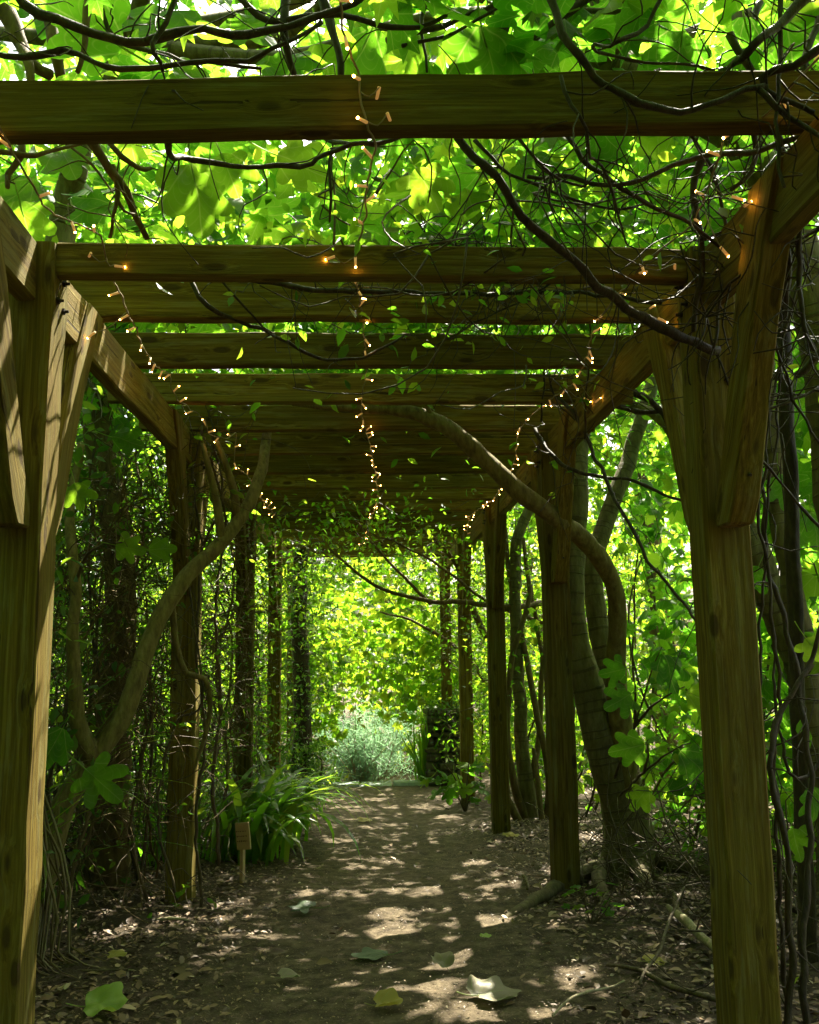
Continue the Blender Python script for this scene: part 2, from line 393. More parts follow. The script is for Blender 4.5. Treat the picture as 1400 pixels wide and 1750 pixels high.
def t_lobed(depth=.5, droop=.12):
    ang = [0, 24, 44, 70, 98, 128, 160, 180]
    rad = [.60, .60 - .28 * depth, .52, .52 - .24 * depth, .44, .36, .34, .30]
    pts = []
    for a, r in zip(ang, rad): pts.append((math.sin(R(a)) * r, .42 + math.cos(R(a)) * r))
    pts[-1] = (0, .10)
    left = [(-x, y) for x, y in pts[1:-1]][::-1]
    ol = pts + left
    V = [(0, .42, .05)] + [(x, y, -droop * ((x * x) + (y - .42) ** 2) * 2) for x, y in ol]
    n = len(ol)
    F = [(0, 1 + (i + 1) % n, 1 + i) for i in range(n)]
    return np.array(V, float), np.array(F)
LF = t_far()
OV, ND, LB, LB2 = t_ovate(), t_needle(), t_lobed(1.0, .30), t_lobed(1.25, .40)

def fig_leaf_mesh(name, lobes=.55, droop=.3, wave=.04, seed=0, curl=0.):
    rg = np.random.default_rng(seed)
    n = 56; rings = [.0, .35, .7, 1.0]
    V, U = [], []
    la = [0, 52, -52, 104, -104]; lw = [30, 26, 26, 34, 34]; lr = [.60, .53, .53, .44, .44]
    lr = [x * rg.uniform(.92, 1.08) for x in lr]
    for k, q in enumerate(rings):
        if k == 0: V.append((0, .40, 0)); continue
        for i in range(n):
            a = -180 + 360 * i / n
            r = max(x * (1 - lobes * min(1, ((a - b) / w) ** 2) * .62) for b, w, x in zip(la, lw, lr))
            if abs(a) > 150: r = min(r, .42 - .10 * (abs(a) - 150) / 30)
            r *= 1 + .018 * math.sin(a * .9 + seed) + rg.normal() * .006
            x, y = math.sin(R(a)) * r * q, .40 + math.cos(R(a)) * r * q
            V.append((x, y, 0))
    V = np.array(V)
    x, y = V[:, 0].copy(), V[:, 1].copy()
    z = .10 * np.abs(x) - droop * (x ** 2 * .7 + (y - .15) ** 2 * .55) + wave * np.sin(9 * x + seed) * np.cos(8 * y + 2 * seed)
    z += .03 * np.cos(np.arctan2(x, y) * 10)* np.hypot(x, y)
    z += curl * np.maximum(0, np.abs(x) - .12) * 1.6
    V[:, 2] = z
    U = np.stack([x, y - .05], 1)
    F = []
    for i in range(n): F.append((0, 1 + i, 1 + (i + 1) % n))
    for k in range(len(rings) - 2):
        a0, b0 = 1 + k * n, 1 + (k + 1) * n
        for i in range(n):
            j = (i + 1) % n
            F += [(a0 + i, b0 + i, b0 + j), (a0 + i, b0 + j, a0 + j)]
    # petiole: thin 4-sided stalk
    P, r = smooth_path([(0, .42, .004), (0, .1, -.005), (0, -.12, .02), (0, -.34, .10)], [.008, .011, .012, .014], .12)
    tv, tf, a, b, uv = tube_arrays(P, r, 4)
    off = len(V)
    V = np.vstack([V, tv]); U = np.vstack([U, np.tile([[0, .3]], (len(tv), 1))])
    F = np.vstack([np.array(F), np.vstack([tf[:, [0, 1, 2]], tf[:, [0, 2, 3]]]) + off])
    return np_mesh(name, V, F, U, rnd=np.full(len(V), seed * .137 % 1), smooth=True)

def leaf_cloud(C, per, spread, size, tmpl, rg=rng, up=1.0, tilt=.7, keep=None, down=.35):
    """leaves about clump centres C -> (V, F, uv, rnd)"""
    C = np.asarray(C, float); n = len(C) * per
    P = np.repeat(C, per, 0) + rg.normal(size=(n, 3)) * np.asarray(spread)
    if keep is not None:
        P = P[keep(P)]; n = len(P)
    if n == 0: return None
    nr = rg.normal(size=(n, 3)) * tilt; nr[:, 2] += up; nr /= np.linalg.norm(nr, axis=1)[:, None]
    tp = rg.normal(size=(n, 3)); tp[:, 2] -= down * 2
    tp -= nr * (tp * nr).sum(1)[:, None]; tp /= np.linalg.norm(tp, axis=1)[:, None] + 1e-9
    xx = np.cross(tp, nr)
    s = rg.uniform(size[0], size[1], n)
    if keep is not None:
        q = keep(P + tp * (s * .45)[:, None]); P, nr, tp, xx, s = P[q], nr[q], tp[q], xx[q], s[q]; n = len(P)
        if n == 0: return None
    T, F = tmpl; k = len(T)
    bend = rg.uniform(.3, 1.9, n)
    V = P[:, None, :] + s[:, None, None] * (xx[:, None, :] * T[None, :, 0:1] + tp[:, None, :] * T[None, :, 1:2] + nr[:, None, :] * (T[None, :, 2:3] * bend[:, None, None]))
    FF = (F[None] + (np.arange(n) * k)[:, None, None]).reshape(-1, 3)
    return V.reshape(-1, 3), FF, np.tile(T[:, :2], (n, 1)), np.repeat(rg.random(n), k)

def merge(parts):
    parts = [p for p in parts if p is not None]
    V, F, U, Rn, off = [], [], [], [], 0
    for v, f, u, r in parts:
        V.append(v); F.append(f + off); U.append(u); Rn.append(r); off += len(v)
    return np.vstack(V), np.vstack(F), np.vstack(U), np.concatenate(Rn)

def crown(name, parts, mat, parent):
    V, F, U, Rn = merge(parts)
    o = link(name, np_mesh(name, V, F, U, Rn), mat, parent); o['kind'] = 'stuff'
    return o

def clear_tunnel(P):
    x, y, z = P[:, 0], P[:, 1], P[:, 2]
    tun = (np.abs(x) < 1.38) & (y > -3) & (y < 15.5) & (z < 2.93)
    near = ((P - CAM) ** 2).sum(1) < 1.9 ** 2
    low = z < G(x, y) + .02
    return ~(tun | near | low)

SUNV = np.array(sd)
FLECKS = [(795, 1722, .11), (770, 1665, .06), (838, 1645, .08), (715, 1682, .07), (620, 1676, .045), (665, 1563, .06), (672, 1592, .06), (702, 1522, .05), (748, 1522, .05), (865, 1580, .09), (805, 1598, .04), (830, 1512, .055), (535, 1527, .045), (412, 1604, .08),
          (505, 1482, .05), (620, 1487, .045), (650, 1470, .045), (722, 1440, .09), (822, 1475, .07), (690, 1410, .07), (720, 1380, .07), (765, 1395, .06), (600, 1380, .06), (640, 1366, .07), (832, 1442, .055), (582, 1440, .045), (1042, 1412, .06), (1005, 1430, .06), (890, 1742, .045), (980, 1668, .045), (1085, 1428, .06), (670, 1392, .05), (705, 1358, .06), (760, 1362, .05), (1030, 1560, .04), (943, 1490, .05)]
FP = np.array([ground_at(a, b) for a, b, _ in FLECKS]); FR = np.array([c for _, _, c in FLECKS])
# foliage gaps cut so sun reaches the inner faces of left posts and brace
FP = np.vstack([FP, [(-1.05, 2.99, .5), (-1.05, 2.99, 1.0), (-1.05, 2.99, 1.45), (-1.05, 2.99, 1.95), (-1.07, 2.72, 2.1), (-1.07, 3.2, 2.2), (-1.05, 5.7, .3), (-1.05, 5.7, 1.2)]]); FR = np.concatenate([FR, np.full(8, .10)])
_clear0 = clear_tunnel
def clear_tunnel(P):  # also opens foliage along sun lines, shaping the flecks of light
    k = _clear0(P)
    for p, r in zip(FP, FR):
        d = P - p; t = d @ SUNV
        q = d - t[:, None] * SUNV
        k &= ~(((q ** 2).sum(1) < (r * .9 + .05 + .005 * t) ** 2) & (t > .9))
    return k

# ------------------------------------------------------------------ ground
xs = np.concatenate([-np.geomspace(160, 7, 14), np.linspace(-6, -2, 21), np.linspace(-1.9, 1.9, 77), np.linspace(2, 6, 21), np.geomspace(7, 160, 14)])
ys = np.concatenate([-np.geomspace(160, 3, 10), np.linspace(-2, 8, 160), np.linspace(8.1, 15, 70), np.linspace(15.4, 22, 14), np.geomspace(24, 200, 12)])
gx, gy = np.meshgrid(xs, ys)
gz = G(gx, gy) + rng.normal(size=gx.shape) * .0045 * (np.abs(gx) < 3)
gz = gz + .02 * (np.abs(gx) > 1.0) * np.sin(9 * gx + 3 * np.sin(gy)) * np.sin(7 * gy) * (np.abs(gx) < 6)
nx, ny = len(xs), len(ys)
ii, jj = np.meshgrid(np.arange(nx - 1), np.arange(ny - 1)); b0 = (jj * nx + ii).ravel()
gme = np_mesh('ground', np.stack([gx, gy, gz], -1).reshape(-1, 3), np.stack([b0, b0 + 1, b0 + nx + 1, b0 + nx], 1), smooth=True)
tag(link('ground', gme, M['soil']), 'dark earth floor of the garden with worn path down the middle', 'ground', kind='structure')

# ------------------------------------------------------------------ pergola
W, PW, PD = 1.05, .15, .153
Y1, BAY, BSP = 2.91, 2.7068, .6767
BZ, BH, BT = 2.592, .165, .062
perg = empty('pergola', (0, 6, -.3), 'long weathered timber pergola with heavy posts, knee braces and crossbeams', 'pergola')
PO = Vector(perg.location)

def timber(name, p0, p1, w, h, upv=(0, 0, 1), ch=.007, seg=None, warp=.0022, parent=perg):
    """a sawn timber from p0 to p1 (local X), w across, h along upv, chamfered, slightly warped"""
    p0, p1 = Vector(p0), Vector(p1); L = (p1 - p0).length
    ex = (p1 - p0).normalized(); ez = Vector(upv); ez = (ez - ex * ez.dot(ex)).normalized(); ey = ez.cross(ex)
    seg = seg or max(3, int(L / .22))
    a, b = w / 2, h / 2
    sec = [(-a + ch, -b), (a - ch, -b), (a, -b + ch), (a, b - ch), (a - ch, b), (-a + ch, b), (-a, b - ch), (-a, -b + ch)]
    V = []
    for i in range(seg + 1):
        t = i / seg; dy, dz = rng.normal() * warp, rng.normal() * warp
        for (y, z) in sec: V.append((L * t, y + dy + rng.normal() * warp * .5, z + dz + rng.normal() * warp * .5))
    V = np.array(V); F = []
    for i in range(seg):
        for k in range(8): F.append((i * 8 + k, (i + 1) * 8 + k, (i + 1) * 8 + (k + 1) % 8, i * 8 + (k + 1) % 8))
    me = bpy.data.meshes.new(name); me.from_pydata(V.tolist(), [], [f[::-1] for f in F] + [tuple(range(8)), tuple(seg * 8 + k for k in range(8))[::-1]])
    bm = bmesh.new(); bm.from_mesh(me); bmesh.ops.recalc_face_normals(bm, faces=bm.faces); bm.to_mesh(me); bm.free()
    o = link(name, me, M['timber'], parent)
    mw = Matrix.Identity(4)
    for i in range(3): mw[i][0], mw[i][1], mw[i][2], mw[i][3] = ex[i], ey[i], ez[i], p0[i]
    o.matrix_parent_inverse = Matrix.Identity(4)
    if parent is perg: mw = Matrix.Translation(-PO) @ mw
    o.matrix_basis = mw
    return o

def prism(name, poly, x0, x1, parent=perg, ch=.006):
    """brace: polygon in (Y,Z) extruded from x0 to x1; grain along its length (local X)"""
    poly = [Vector((0, y, z)) for y, z in poly]
    a = min(poly, key=lambda p: p.z); b = max(poly, key=lambda p: p.z)
    ex = (b - a).normalized(); ey = Vector((1, 0, 0)); ez = ex.cross(ey)
    o0 = Vector((x0, a.y, a.z))
    bm = bmesh.new()
    loc = lambda p, x: (((Vector((x, p.y, p.z)) - o0).dot(ex)), ((Vector((x, p.y, p.z)) - o0).dot(ey)), ((Vector((x, p.y, p.z)) - o0).dot(ez)))
    v0 = [bm.verts.new(loc(p, x0)) for p in poly]; v1 = [bm.verts.new(loc(p, x1)) for p in poly]
    n = len(poly)
    bm.faces.new(v0); bm.faces.new(v1[::-1])
    for i in range(n): bm.faces.new((v0[i], v1[i], v1[(i + 1) % n], v0[(i + 1) % n]))
    bmesh.ops.recalc_face_normals(bm, faces=bm.faces)
    bmesh.ops.bevel(bm, geom=list(bm.edges), offset=ch, segments=1, affect='EDGES')
    me = bpy.data.meshes.new(name); bm.to_mesh(me); bm.free()
    o = link(name, me, M['timber'], parent)
    mw = Matrix.Identity(4)
    for i in range(3): mw[i][0], mw[i][1], mw[i][2], mw[i][3] = ex[i], ey[i], ez[i], o0[i]
    o.matrix_parent_inverse = Matrix.Identity(4); o.matrix_basis = Matrix.Translation(-PO) @ mw
    return o

def bolt_mesh():
    bm = bmesh.new()
    bmesh.ops.create_cone(bm, cap_ends=True, segments=16, radius1=.019, radius2=.019, depth=.003)
    g = bmesh.ops.create_cone(bm, cap_ends=True, segments=6, radius1=.011, radius2=.011, depth=.011); bmesh.ops.translate(bm, verts=g['verts'], vec=(0, 0, .006))
    g = bmesh.ops.create_cone(bm, cap_ends=True, segments=8, radius1=.006, radius2=.005, depth=.016); bmesh.ops.translate(bm, verts=g['verts'], vec=(0, 0, .016))
    me = bpy.data.meshes.new('bolt'); bm.to_mesh(me); bm.free(); return me
BOLT = bolt_mesh()

FRONT = [(0.0, 1.63), (-.10, 1.63), (-.155, 1.70), (-.25, 1.93), (-.37, 2.20), (-.50, 2.43), (-.60, 2.583), (-.40, 2.583), (-.27, 2.33), (-.15, 2.02), (-.06, 1.80), (0.0, 1.71)]
for k in range(5):
    yf = Y1 + BAY * k; yb = yf + PD; yc = yf + PD / 2
    for s in (-1, 1):
        x = s * (W + PW / 2)
        zb = float(G(x, yc)) - .25
        post = timber('post', (x, yc, zb), (x, yc, BZ - .002), PW, PD, upv=(0, 1, 0), seg=14, ch=.008)
        dz = -.0646 * 0 
        jl = rng.uniform(-.03, .03)
        f = [(yf - .001 + a, z + (jl if z < 2.5 else 0)) for a, z in FRONT]
        prism('brace', f, x - .042, x + .042)
        r_ = [(yb + .001 - a * .92, z + (jl if z < 2.5 else 0)) for a, z in FRONT][::-1]
        prism('brace', r_, x - .042, x + .042)
        if k < 3:
            for dy, z in ((.045, 2.50), (.10, 2.485), (.045, 2.405), (.10, 2.388)):
                b = link('bolt', BOLT, M['bolt'], post)
                # post local frame: X up, so place through world matrix
                wm = Matrix.Translation((s * W - s * .0008, yf + dy, z)) @ Matrix.Rotation(-s * math.pi / 2, 4, 'Y')
                b.matrix_parent_inverse = Matrix.Identity(4)
                b.matrix_basis = (Matrix.Translation(PO) @ post.matrix_basis).inverted() @ wm
            for yy, tilt in ((yf - .095, 0), ):
                br = [o for o in perg.children if o.name.startswith('brace')][-2]
                wm = Matrix.Translation((x, yf - .172, 1.775 + jl)) @ Matrix.Rotation(math.pi / 2 + .38, 4, 'X')
                b = link('bolt', BOLT, M['bolt'], br); b.matrix_parent_inverse = Matrix.Identity(4)
                b.matrix_basis = (Matrix.Translation(PO) @ br.matrix_basis).inverted() @ wm
        # side plate between this post and the next, tenoned between the posts
        y2 = Y1 + BAY * (k + 1) if k < 4 else yb + 1.0
        px = s * 1.13
        timber('side_plate', (px, yb + .002, 2.487), (px, y2 - .002, 2.487), .062, .20)
        if k == 0: timber('side_plate', (px, -1.2, 2.487), (px, yf - .002, 2.487), .062, .20)
for i in [0, 1] + list(range(3, 19)):
    y = 2.2577 + BSP * (i - 1) + rng.normal() * .012
    if i == 1: y = 2.2577
    e0, e1 = 1.42 + rng.uniform(-.03, .05), 1.42 + rng.uniform(-.03, .05)
    dz = rng.normal() * .004
    ya = yz = y
    if i == 1: ya, yz = 2.30, 2.17
    if i == 0: ya, yz = 1.62, 1.50
    timber('crossbeam', (-e0, ya + BT / 2, BZ + BH / 2 + .001 + abs(dz)), (e1, yz + BT / 2, BZ + BH / 2 + .001 + abs(dz)), BT, BH + rng.normal() * .004)
timber('tie_beam', (-W + .001, Y1 + .03 + BT / 2, 2.545), (W - .001, Y1 + .03 + BT / 2, 2.545), BT, .112)

# ------------------------------------------------------------------ string lights
def capsule_bulb():
    bm = bmesh.new()
    g = bmesh.ops.create_cone(bm, cap_ends=True, segments=8, radius1=.0046, radius2=.0040, depth=.036); bmesh.ops.translate(bm, verts=g['verts'], vec=(0, 0, .018))
    nf = len(bm.faces)
    g = bmesh.ops.create_uvsphere(bm, u_segments=8, v_segments=6, radius=.0038); bmesh.ops.translate(bm, verts=g['verts'], vec=(0, 0, .0365)); bmesh.ops.scale(bm, verts=g['verts'], vec=(1, 1, 1))
    for f in bm.faces:
        f.smooth = True
        if f.calc_center_median().z > .0361: f.material_index = 1
    me = bpy.data.meshes.new('bulb'); bm.to_mesh(me); bm.free()
    me.materials.append(M['holder']); me.materials.append(M['bulb']); return me
BULB = capsule_bulb()
rb = np.random.default_rng(5)
def string_light(label, pts, spacing, extra=()):
    P = [at(px, py, Y) for px, py, Y in pts]
    root = empty('string_light', tuple(P[0]), label, 'string light', 'string lights hung along the pergola')
    Q, r = smooth_path(P, .0032, .025, .004, rb)
    o = np.array(P[0])
    link('cable', tubes_mesh('cable', [(Q - o, r)], 5), M['wire'], root)
    L = np.concatenate([[0], np.cumsum(np.linalg.norm(np.diff(Q, axis=0), axis=1))])
    s = .06
    while s < L[-1]:
        i = int(np.searchsorted(L, s)); i = min(i, len(Q) - 1)
        t = Q[min(i + 1, len(Q) - 1)] - Q[max(i - 1, 0)]
        d = rb.normal(size=3); d[2] -= .5; d[1] -= .3; d -= t * (d @ t) / (t @ t + 1e-9) * .7
        b = link('bulb', BULB, None, root)
        b.location = Vector(Q[i] - o); b.rotation_mode = 'QUATERNION'; b.rotation_quaternion = Vector(d).to_track_quat('Z', 'Y')
        s += spacing * rb.uniform(.55, 1.45)
    for p, d in extra:
        b = link('bulb', BULB, None, root); b.location = Vector(np.array(p) - o); b.rotation_mode = 'QUATERNION'; b.rotation_quaternion = Vector(d).to_track_quat('Z', 'Y')
        j = int(np.argmin(((Q - np.array(p)) ** 2).sum(1))); e = np.array(p)
        A, ra = smooth_path([Q[j] - o, (Q[j] + e) / 2 - o + np.array([0, 0, -.02]), e - o], .0018, .03, .002, rb)
        link('lead', tubes_mesh('lead', [(A, ra)], 5), M['wire'], root)
    return root
string_light('string of amber lights hanging down the middle of the pergola',
    [(572, -60, 1.95), (580, 0, 2.0), (592, 60, 2.1), (602, 97, 2.18), (615, 122, 2.225), (622, 175, 2.23), (632, 222, 2.235), (641, 246, 2.28), (632, 300, 2.5), (625, 345, 2.65), (618, 390, 2.80), (605, 440, 2.92), (612, 482, 3.2),
     (617, 535, 3.58), (625, 600, 4.2), (625, 640, 4.6), (618, 690, 4.93), (622, 725, 5.4), (632, 760, 6.0), (640, 800, 6.7), (645, 850, 8.2), (634, 888, 9.6), (628, 905, 10.8), (618, 930, 12)], .16, [((-.14, 2.91, 2.545), (-.7, .6, 0)), ((.02, 2.215, 2.63), (.3, .8, -.3)), ((.0, 2.212, 2.70), (-.2, .8, -.5))])
string_light('string of amber lights sagging past the bolted front post on the left',
    [(-40, 170, 2.05), (0, 218, 2.2), (30, 272, 2.35), (70, 342, 2.55), (100, 370, 2.7), (140, 388, 2.8), (172, 405, 2.86), (180, 440, 2.9), (195, 480, 3.1), (225, 550, 3.5), (262, 622, 4.0), (290, 640, 4.3), (300, 680, 4.5), (345, 712, 4.85), (358, 740, 5.1), (385, 748, 5.3),
     (405, 742, 5.5), (400, 790, 5.55), (425, 815, 6.0), (445, 850, 7.0), (470, 880, 8.6)], .17, [((-.93, 2.91, 2.55), (-.4, .8, 0)), ((-.85, 2.905, 2.505), (.6, .7, .2)), ((-1.04, 3.36, 2.44), (-.6, .2, -.4))])
string_light('string of amber lights wound round the front post on the right and onward',
    [(1440, 60, 2.0), (1395, 105, 2.05), (1345, 150, 2.12), (1318, 185, 2.18), (1296, 204, 2.2), (1262, 215, 2.25), (1235, 250, 2.4), (1215, 310, 2.5), (1185, 375, 2.7), (1130, 425, 2.8), (1095, 455, 2.9), (1085, 470, 2.95), (1050, 512, 3.3), (1016, 560, 3.55), (1002, 610, 4.0), (985, 650, 4.3), (940, 684, 4.8),
     (888, 735, 5.5), (878, 790, 6.3), (845, 850, 7.6), (805, 882, 8.8), (798, 915, 10.2)], .19, [((1.02, 2.58, 2.44), (.6, .2, -.6)), ((1.03, 2.50, 2.56), (.7, -.1, -.3)), ((1.04, 2.44, 2.50), (.5, .3, .4)), ((1.04, 3.24, 2.46), (.6, -.2, -.4)), ((1.03, 3.30, 2.52), (.4, .3, .3)), ((1.06, 4.28, 2.42), (.6, .2, .5)), ((1.06, 4.50, 2.50), (.6, -.2, -.4)), ((1.0, 2.92, 2.53), (.3, .9, -.2)), ((.9, 2.91, 2.50), (-.4, .8, .2))])

# ------------------------------------------------------------------ trees over and beside the pergola
def limb_paths(base, targets, r0, rg, sag=.0):
    out = []
    b = np.array(base, float)
    for t in targets:
        t = np.array(t, float); d = t - b; L = np.linalg.norm(d)
        m1 = b + d * .33 + np.array([0, 0, .22 * L]) * rg.uniform(.2, .8) + rg.normal(size=3) * .07 * L
        m2 = b + d * .68 + np.array([0, 0, .15 * L]) * rg.uniform(.0, .8) + rg.normal(size=3) * .06 * L
        out.append(smooth_path([b, m1, m2, t], [r0, r0 * .7, r0 * .45, .008], .15, .008, rg))
    return out

def in_box(rg, n, x, y, z):
    return np.stack([rg.uniform(*x, n), rg.uniform(*y, n), rg.uniform(*z, n)], 1)

def keep_clear_paths(paths):
    """push limbs that would cut through the walk up above the beams"""
    res = []
    for P, r in paths:
        P = P.copy()
        ins = (np.abs(P[:, 0]) < 1.5) & (P[:, 1] > -3) & (P[:, 1] < 15.5)
        P[:, 2] = np.where(ins, np.maximum(P[:, 2], 2.86 + r), P[:, 2])
        res.append((P, r))
    return res

FIGS = [fig_leaf_mesh('leaf', .75 + .14 * (i % 4), .25 + .12 * (i % 3), .05, i + 1) for i in range(6)]
def place_leaf(parent, p, size, tip, nrm, me, mat=None, name='leaf'):
    tip = Vector(tip); nrm = Vector(nrm).normalized(); tip = (tip - nrm * tip.dot(nrm)).normalized(); xx = tip.cross(nrm)
    o = link(name, me, mat or M['fig'], parent)
    mw = Matrix.Identity(4)
    for i in range(3): mw[i][0], mw[i][1], mw[i][2], mw[i][3] = xx[i] * size, tip[i] * size, nrm[i] * size, p[i]
    if parent is not None: mw = Matrix.Translation(-Vector(parent.location)) @ mw
    o.matrix_basis = mw
    return o

def canopy_tree(name, label, trunk, radii, box, nclump, per, size, tmpl, mat, bark, nlimb, seed, nleaf=0, spread=.155, up=1.0, tilt=.75, leafbox=None, cat='tree', sides=10, fork=None, lump=.03):
    rg = np.random.default_rng(seed)
    trunk = np.array(trunk, float); base = trunk[0]
    root = empty(name, tuple(base), label, cat)
    tube('trunk', trunk - base, radii, bark, root, sides, .08, .006, lump)
    C = in_box(rg, nclump, *box)
    C = C[clear_tunnel(C)]
    tg = C[rg.choice(len(C), min(nlimb, len(C)), replace=False)]
    fk = trunk[-1] if fork is None else np.array(fork, float)
    for P, r in keep_clear_paths(limb_paths(fk, tg, radii[-1] * .8 if np.ndim(radii) else radii * .7, rg)):
        link('limb', tubes_mesh('limb', [(P - base, r)], 6), bark, root)
    cl = leaf_cloud(C, per, spread, size, tmpl, rg, up, tilt, clear_tunnel)
    V, F, U, Rn = cl
    o = link('crown', np_mesh('crown', V - base, F, U, Rn), mat, root); o['kind'] = 'stuff'
    if nleaf:
        Cl = in_box(rg, nleaf * 3, *(leafbox or box)); Cl = Cl[clear_tunnel(Cl)][:nleaf]
        for p in Cl:
            nr = rg.normal(size=3) * .55; nr[2] += 1
            tp = rg.normal(size=3); tp[2] -= .6
            place_leaf(root, p, rg.uniform(.17, .30), tp, nr, FIGS[rg.integers(6)])
    return root

FIG = (.085, .19)
# left front: slender ringed trunk seen above the tie beam
t1 = canopy_tree('fig_tree', 'slender pale ringed fig trunk rising behind the bolted front post', 
    [(-1.72, 4.15, -.25), (-1.68, 4.18, .6), (-1.60, 4.2, 1.6), tuple(at(105, 395, 4.2)), tuple(at(128, 300, 4.15)), tuple(at(150, 200, 4.1)), (-1.1, 3.9, 4.0)], [.085, .078, .072, .066, .062, .056, .05],
    ((-4.5, .9), (-.5, 6.5), (2.98, 5.2)), 270, 20, FIG, LB, M['fig'], M['figbark'], 9, 21, nleaf=110, leafbox=((-2.6, .9), (1.2, 4.6), (2.95, 3.7)))
# right front tree at the picture edge
t2 = canopy_tree('fig_tree', 'thick dark fig trunk at the edge beside the front post on the right',
    [(2.0, 3.75, -.15), (1.97, 3.75, .8), (1.93, 3.72, 1.7), (1.88, 3.7, 2.6), (1.6, 3.6, 3.3), (1.0, 3.6, 3.75)], [.13, .115, .105, .095, .08, .07],
    ((-.3, 3.0), (-.5, 7.0), (2.98, 5.2)), 310, 20, FIG, LB, M['fig'], M['figbark'], 9, 22, nleaf=110, leafbox=((-.2, 2.6), (1.2, 4.6), (2.95, 3.7)))
# right: twin trunk with the arching branch
b3 = np.array([1.62, 6.15, -.25])
t3 = canopy_tree('fig_tree', 'leaning twin-trunk fig with one branch arching over the path',
    [b3, at(1072, 1400, 6.13), at(1040, 1290, 6.1), at(1010, 1190, 6.1), at(985, 1100, 6.1), at(978, 1000, 6.1), at(985, 880, 6.15), at(990, 760, 6.25), (1.55, 6.5, 3.3), (1.1, 6.8, 4.2)], [.185, .15, .13, .11, .09, .078, .072, .068, .06, .05],
    ((-2.2, 3.2), (4.8, 10.5), (2.98, 5.2)), 360, 21, FIG, LB, M['fig'], M['figbark'], 10, 23)
sub = tuple(b3)
canopy_tree('added_shade_tree', 'tall slim tree added so that its high crown shades the walk', [(3.5, 11.0, -.6), (3.45, 11.0, 1.5), (3.3, 11.0, 3.5), (2.8, 10.8, 5.6)], [.16, .14, .12, .08],
    ((.1, 3.7), (5.2, 17.0), (5.5, 7.3)), 380, 17, (.09, .18), LB, M['fig'], M['brownbark'], 12, 28)  # tree added as a sun blocker, so only flecks reach the path
def rel(P, b): return [np.array(p) - np.array(b) for p in P]
tube('second_trunk', rel([at(1085, 1440, 6.2), at(1062, 1290, 6.25), at(1046, 1180, 6.3), at(1020, 1060, 6.35), at(1015, 960, 6.4), at(1040, 880, 6.5), at(1070, 800, 6.6), (2.3, 6.9, 3.6)], b3), [.14, .10, .085, .072, .066, .062, .06, .045], M['figbark'], t3, 10, .08, .006, .03)
ARCH = [at(1072, 1340, 6.05), at(1060, 1230, 5.98), at(1052, 1150, 5.9), at(1057, 1080, 5.8), at(1050, 1010, 5.7), at(1020, 948, 5.55), at(960, 892, 5.40), at(900, 850, 5.36), at(850, 805, 5.36), at(800, 758, 5.38), at(750, 722, 5.42), at(700, 704, 5.46), at(640, 697, 5.5), at(580, 697, 5.52), at(500, 690, 5.54)]
tube('arching_branch', rel(ARCH, b3), [.075, .07, .062, .058, .055, .055, .056, .054, .051, .05, .049, .043, .036, .026, .012], M['olivebark'], t3, 14, .05, .003, .05)
tube('branch', rel([at(745, 718, 5.42), at(732, 700, 5.4), at(726, 672, 5.36)], b3), [.02, .015, .010], M['olivebark'], t3, 8)
def gp_(px, py, lift):
    g = ground_at(px, py); return np.array([g[0], g[1], float(G(g[0], g[1])) + lift])
for pts, rr in (([(1062, 1492, .06), (1020, 1502, .05), (985, 1512, .045), (950, 1528, .035), (915, 1545, .02), (880, 1560, .0), (850, 1572, -.03)], [.07, .058, .05, .045, .034, .025, .012]), ([(1030, 1500, .06), (1024, 1514, .06), (1030, 1532, .02), (1034, 1550, -.03)], [.05, .045, .035, .02]),
                ([(1100, 1478, .08), (1145, 1490, .05), (1200, 1497, .03), (1260, 1500, -.02)], [.08, .055, .045, .02]), ([(1090, 1495, .06), (1105, 1520, .03), (1118, 1545, -.02)], [.07, .045, .02])):
    tube('root', rel([gp_(*p) for p in pts], b3), rr, M['root'], t3, 9, .05, .005, .06)
# left: leaning limb tree in front of second post
b4 = np.array([-1.80, 5.0, -.2])
t4 = canopy_tree('fig_tree', 'crooked brown tree whose bare limb leans across the second left post',
    [b4, at(88, 1440, 4.95), at(120, 1360, 4.95), at(160, 1298, 4.95), at(205, 1235, 4.98), at(240, 1150, 5.02), at(268, 1060, 5.1), at(320, 985, 5.2), at(375, 930, 5.3), at(415, 880, 5.4), at(440, 820, 5.5), at(455, 765, 5.66), at(461, 730, 5.78), at(463, 695, 5.95), at(462, 640, 6.15)],
    [.08, .068, .06, .055, .051, .048, .046, .044, .041, .038, .035, .032, .03, .026, .02],
    ((-4.2, .4), (5.4, 10), (2.98, 5.2)), 240, 21, FIG, LB, M['fig'], M['olivebark'], 8, 24, fork=(-1.9, 6.0, 2.9))
tube('branch', rel([at(160, 1298, 4.95), at(138, 1250, 4.9), at(128, 1160, 4.85), at(122, 1080, 4.85), at(128, 980, 4.9), at(118, 880, 5.0), at(140, 760, 5.2)], b4), [.06, .045, .035, .032, .03, .026, .02], M['olivebark'], t4, 9, .07, .005, .04)
tube('branch', rel([at(293, 1020, 5.2), at(300, 1100, 5.25), at(318, 1150, 5.3), at(352, 1160, 5.35), at(358, 1200, 5.4), at(350, 1260, 5.42), at(330, 1320, 5.45)], b4), [.02, .02, .018, .016, .015, .013, .008], M['olivebark'], t4, 8, .06, .004, .03)
for pts in ([(405, 890, 5.4), (400, 840, 5.35), (385, 790, 5.3), (370, 755, 5.3)], [(380, 925, 5.3), (372, 860, 5.3), (360, 810, 5.25), (345, 760, 5.25)]):
    tube('branch', rel([at(*p) for p in pts], b4), [.028, .024, .018, .014], M['olivebark'], t4, 8, .06, .004, .03)
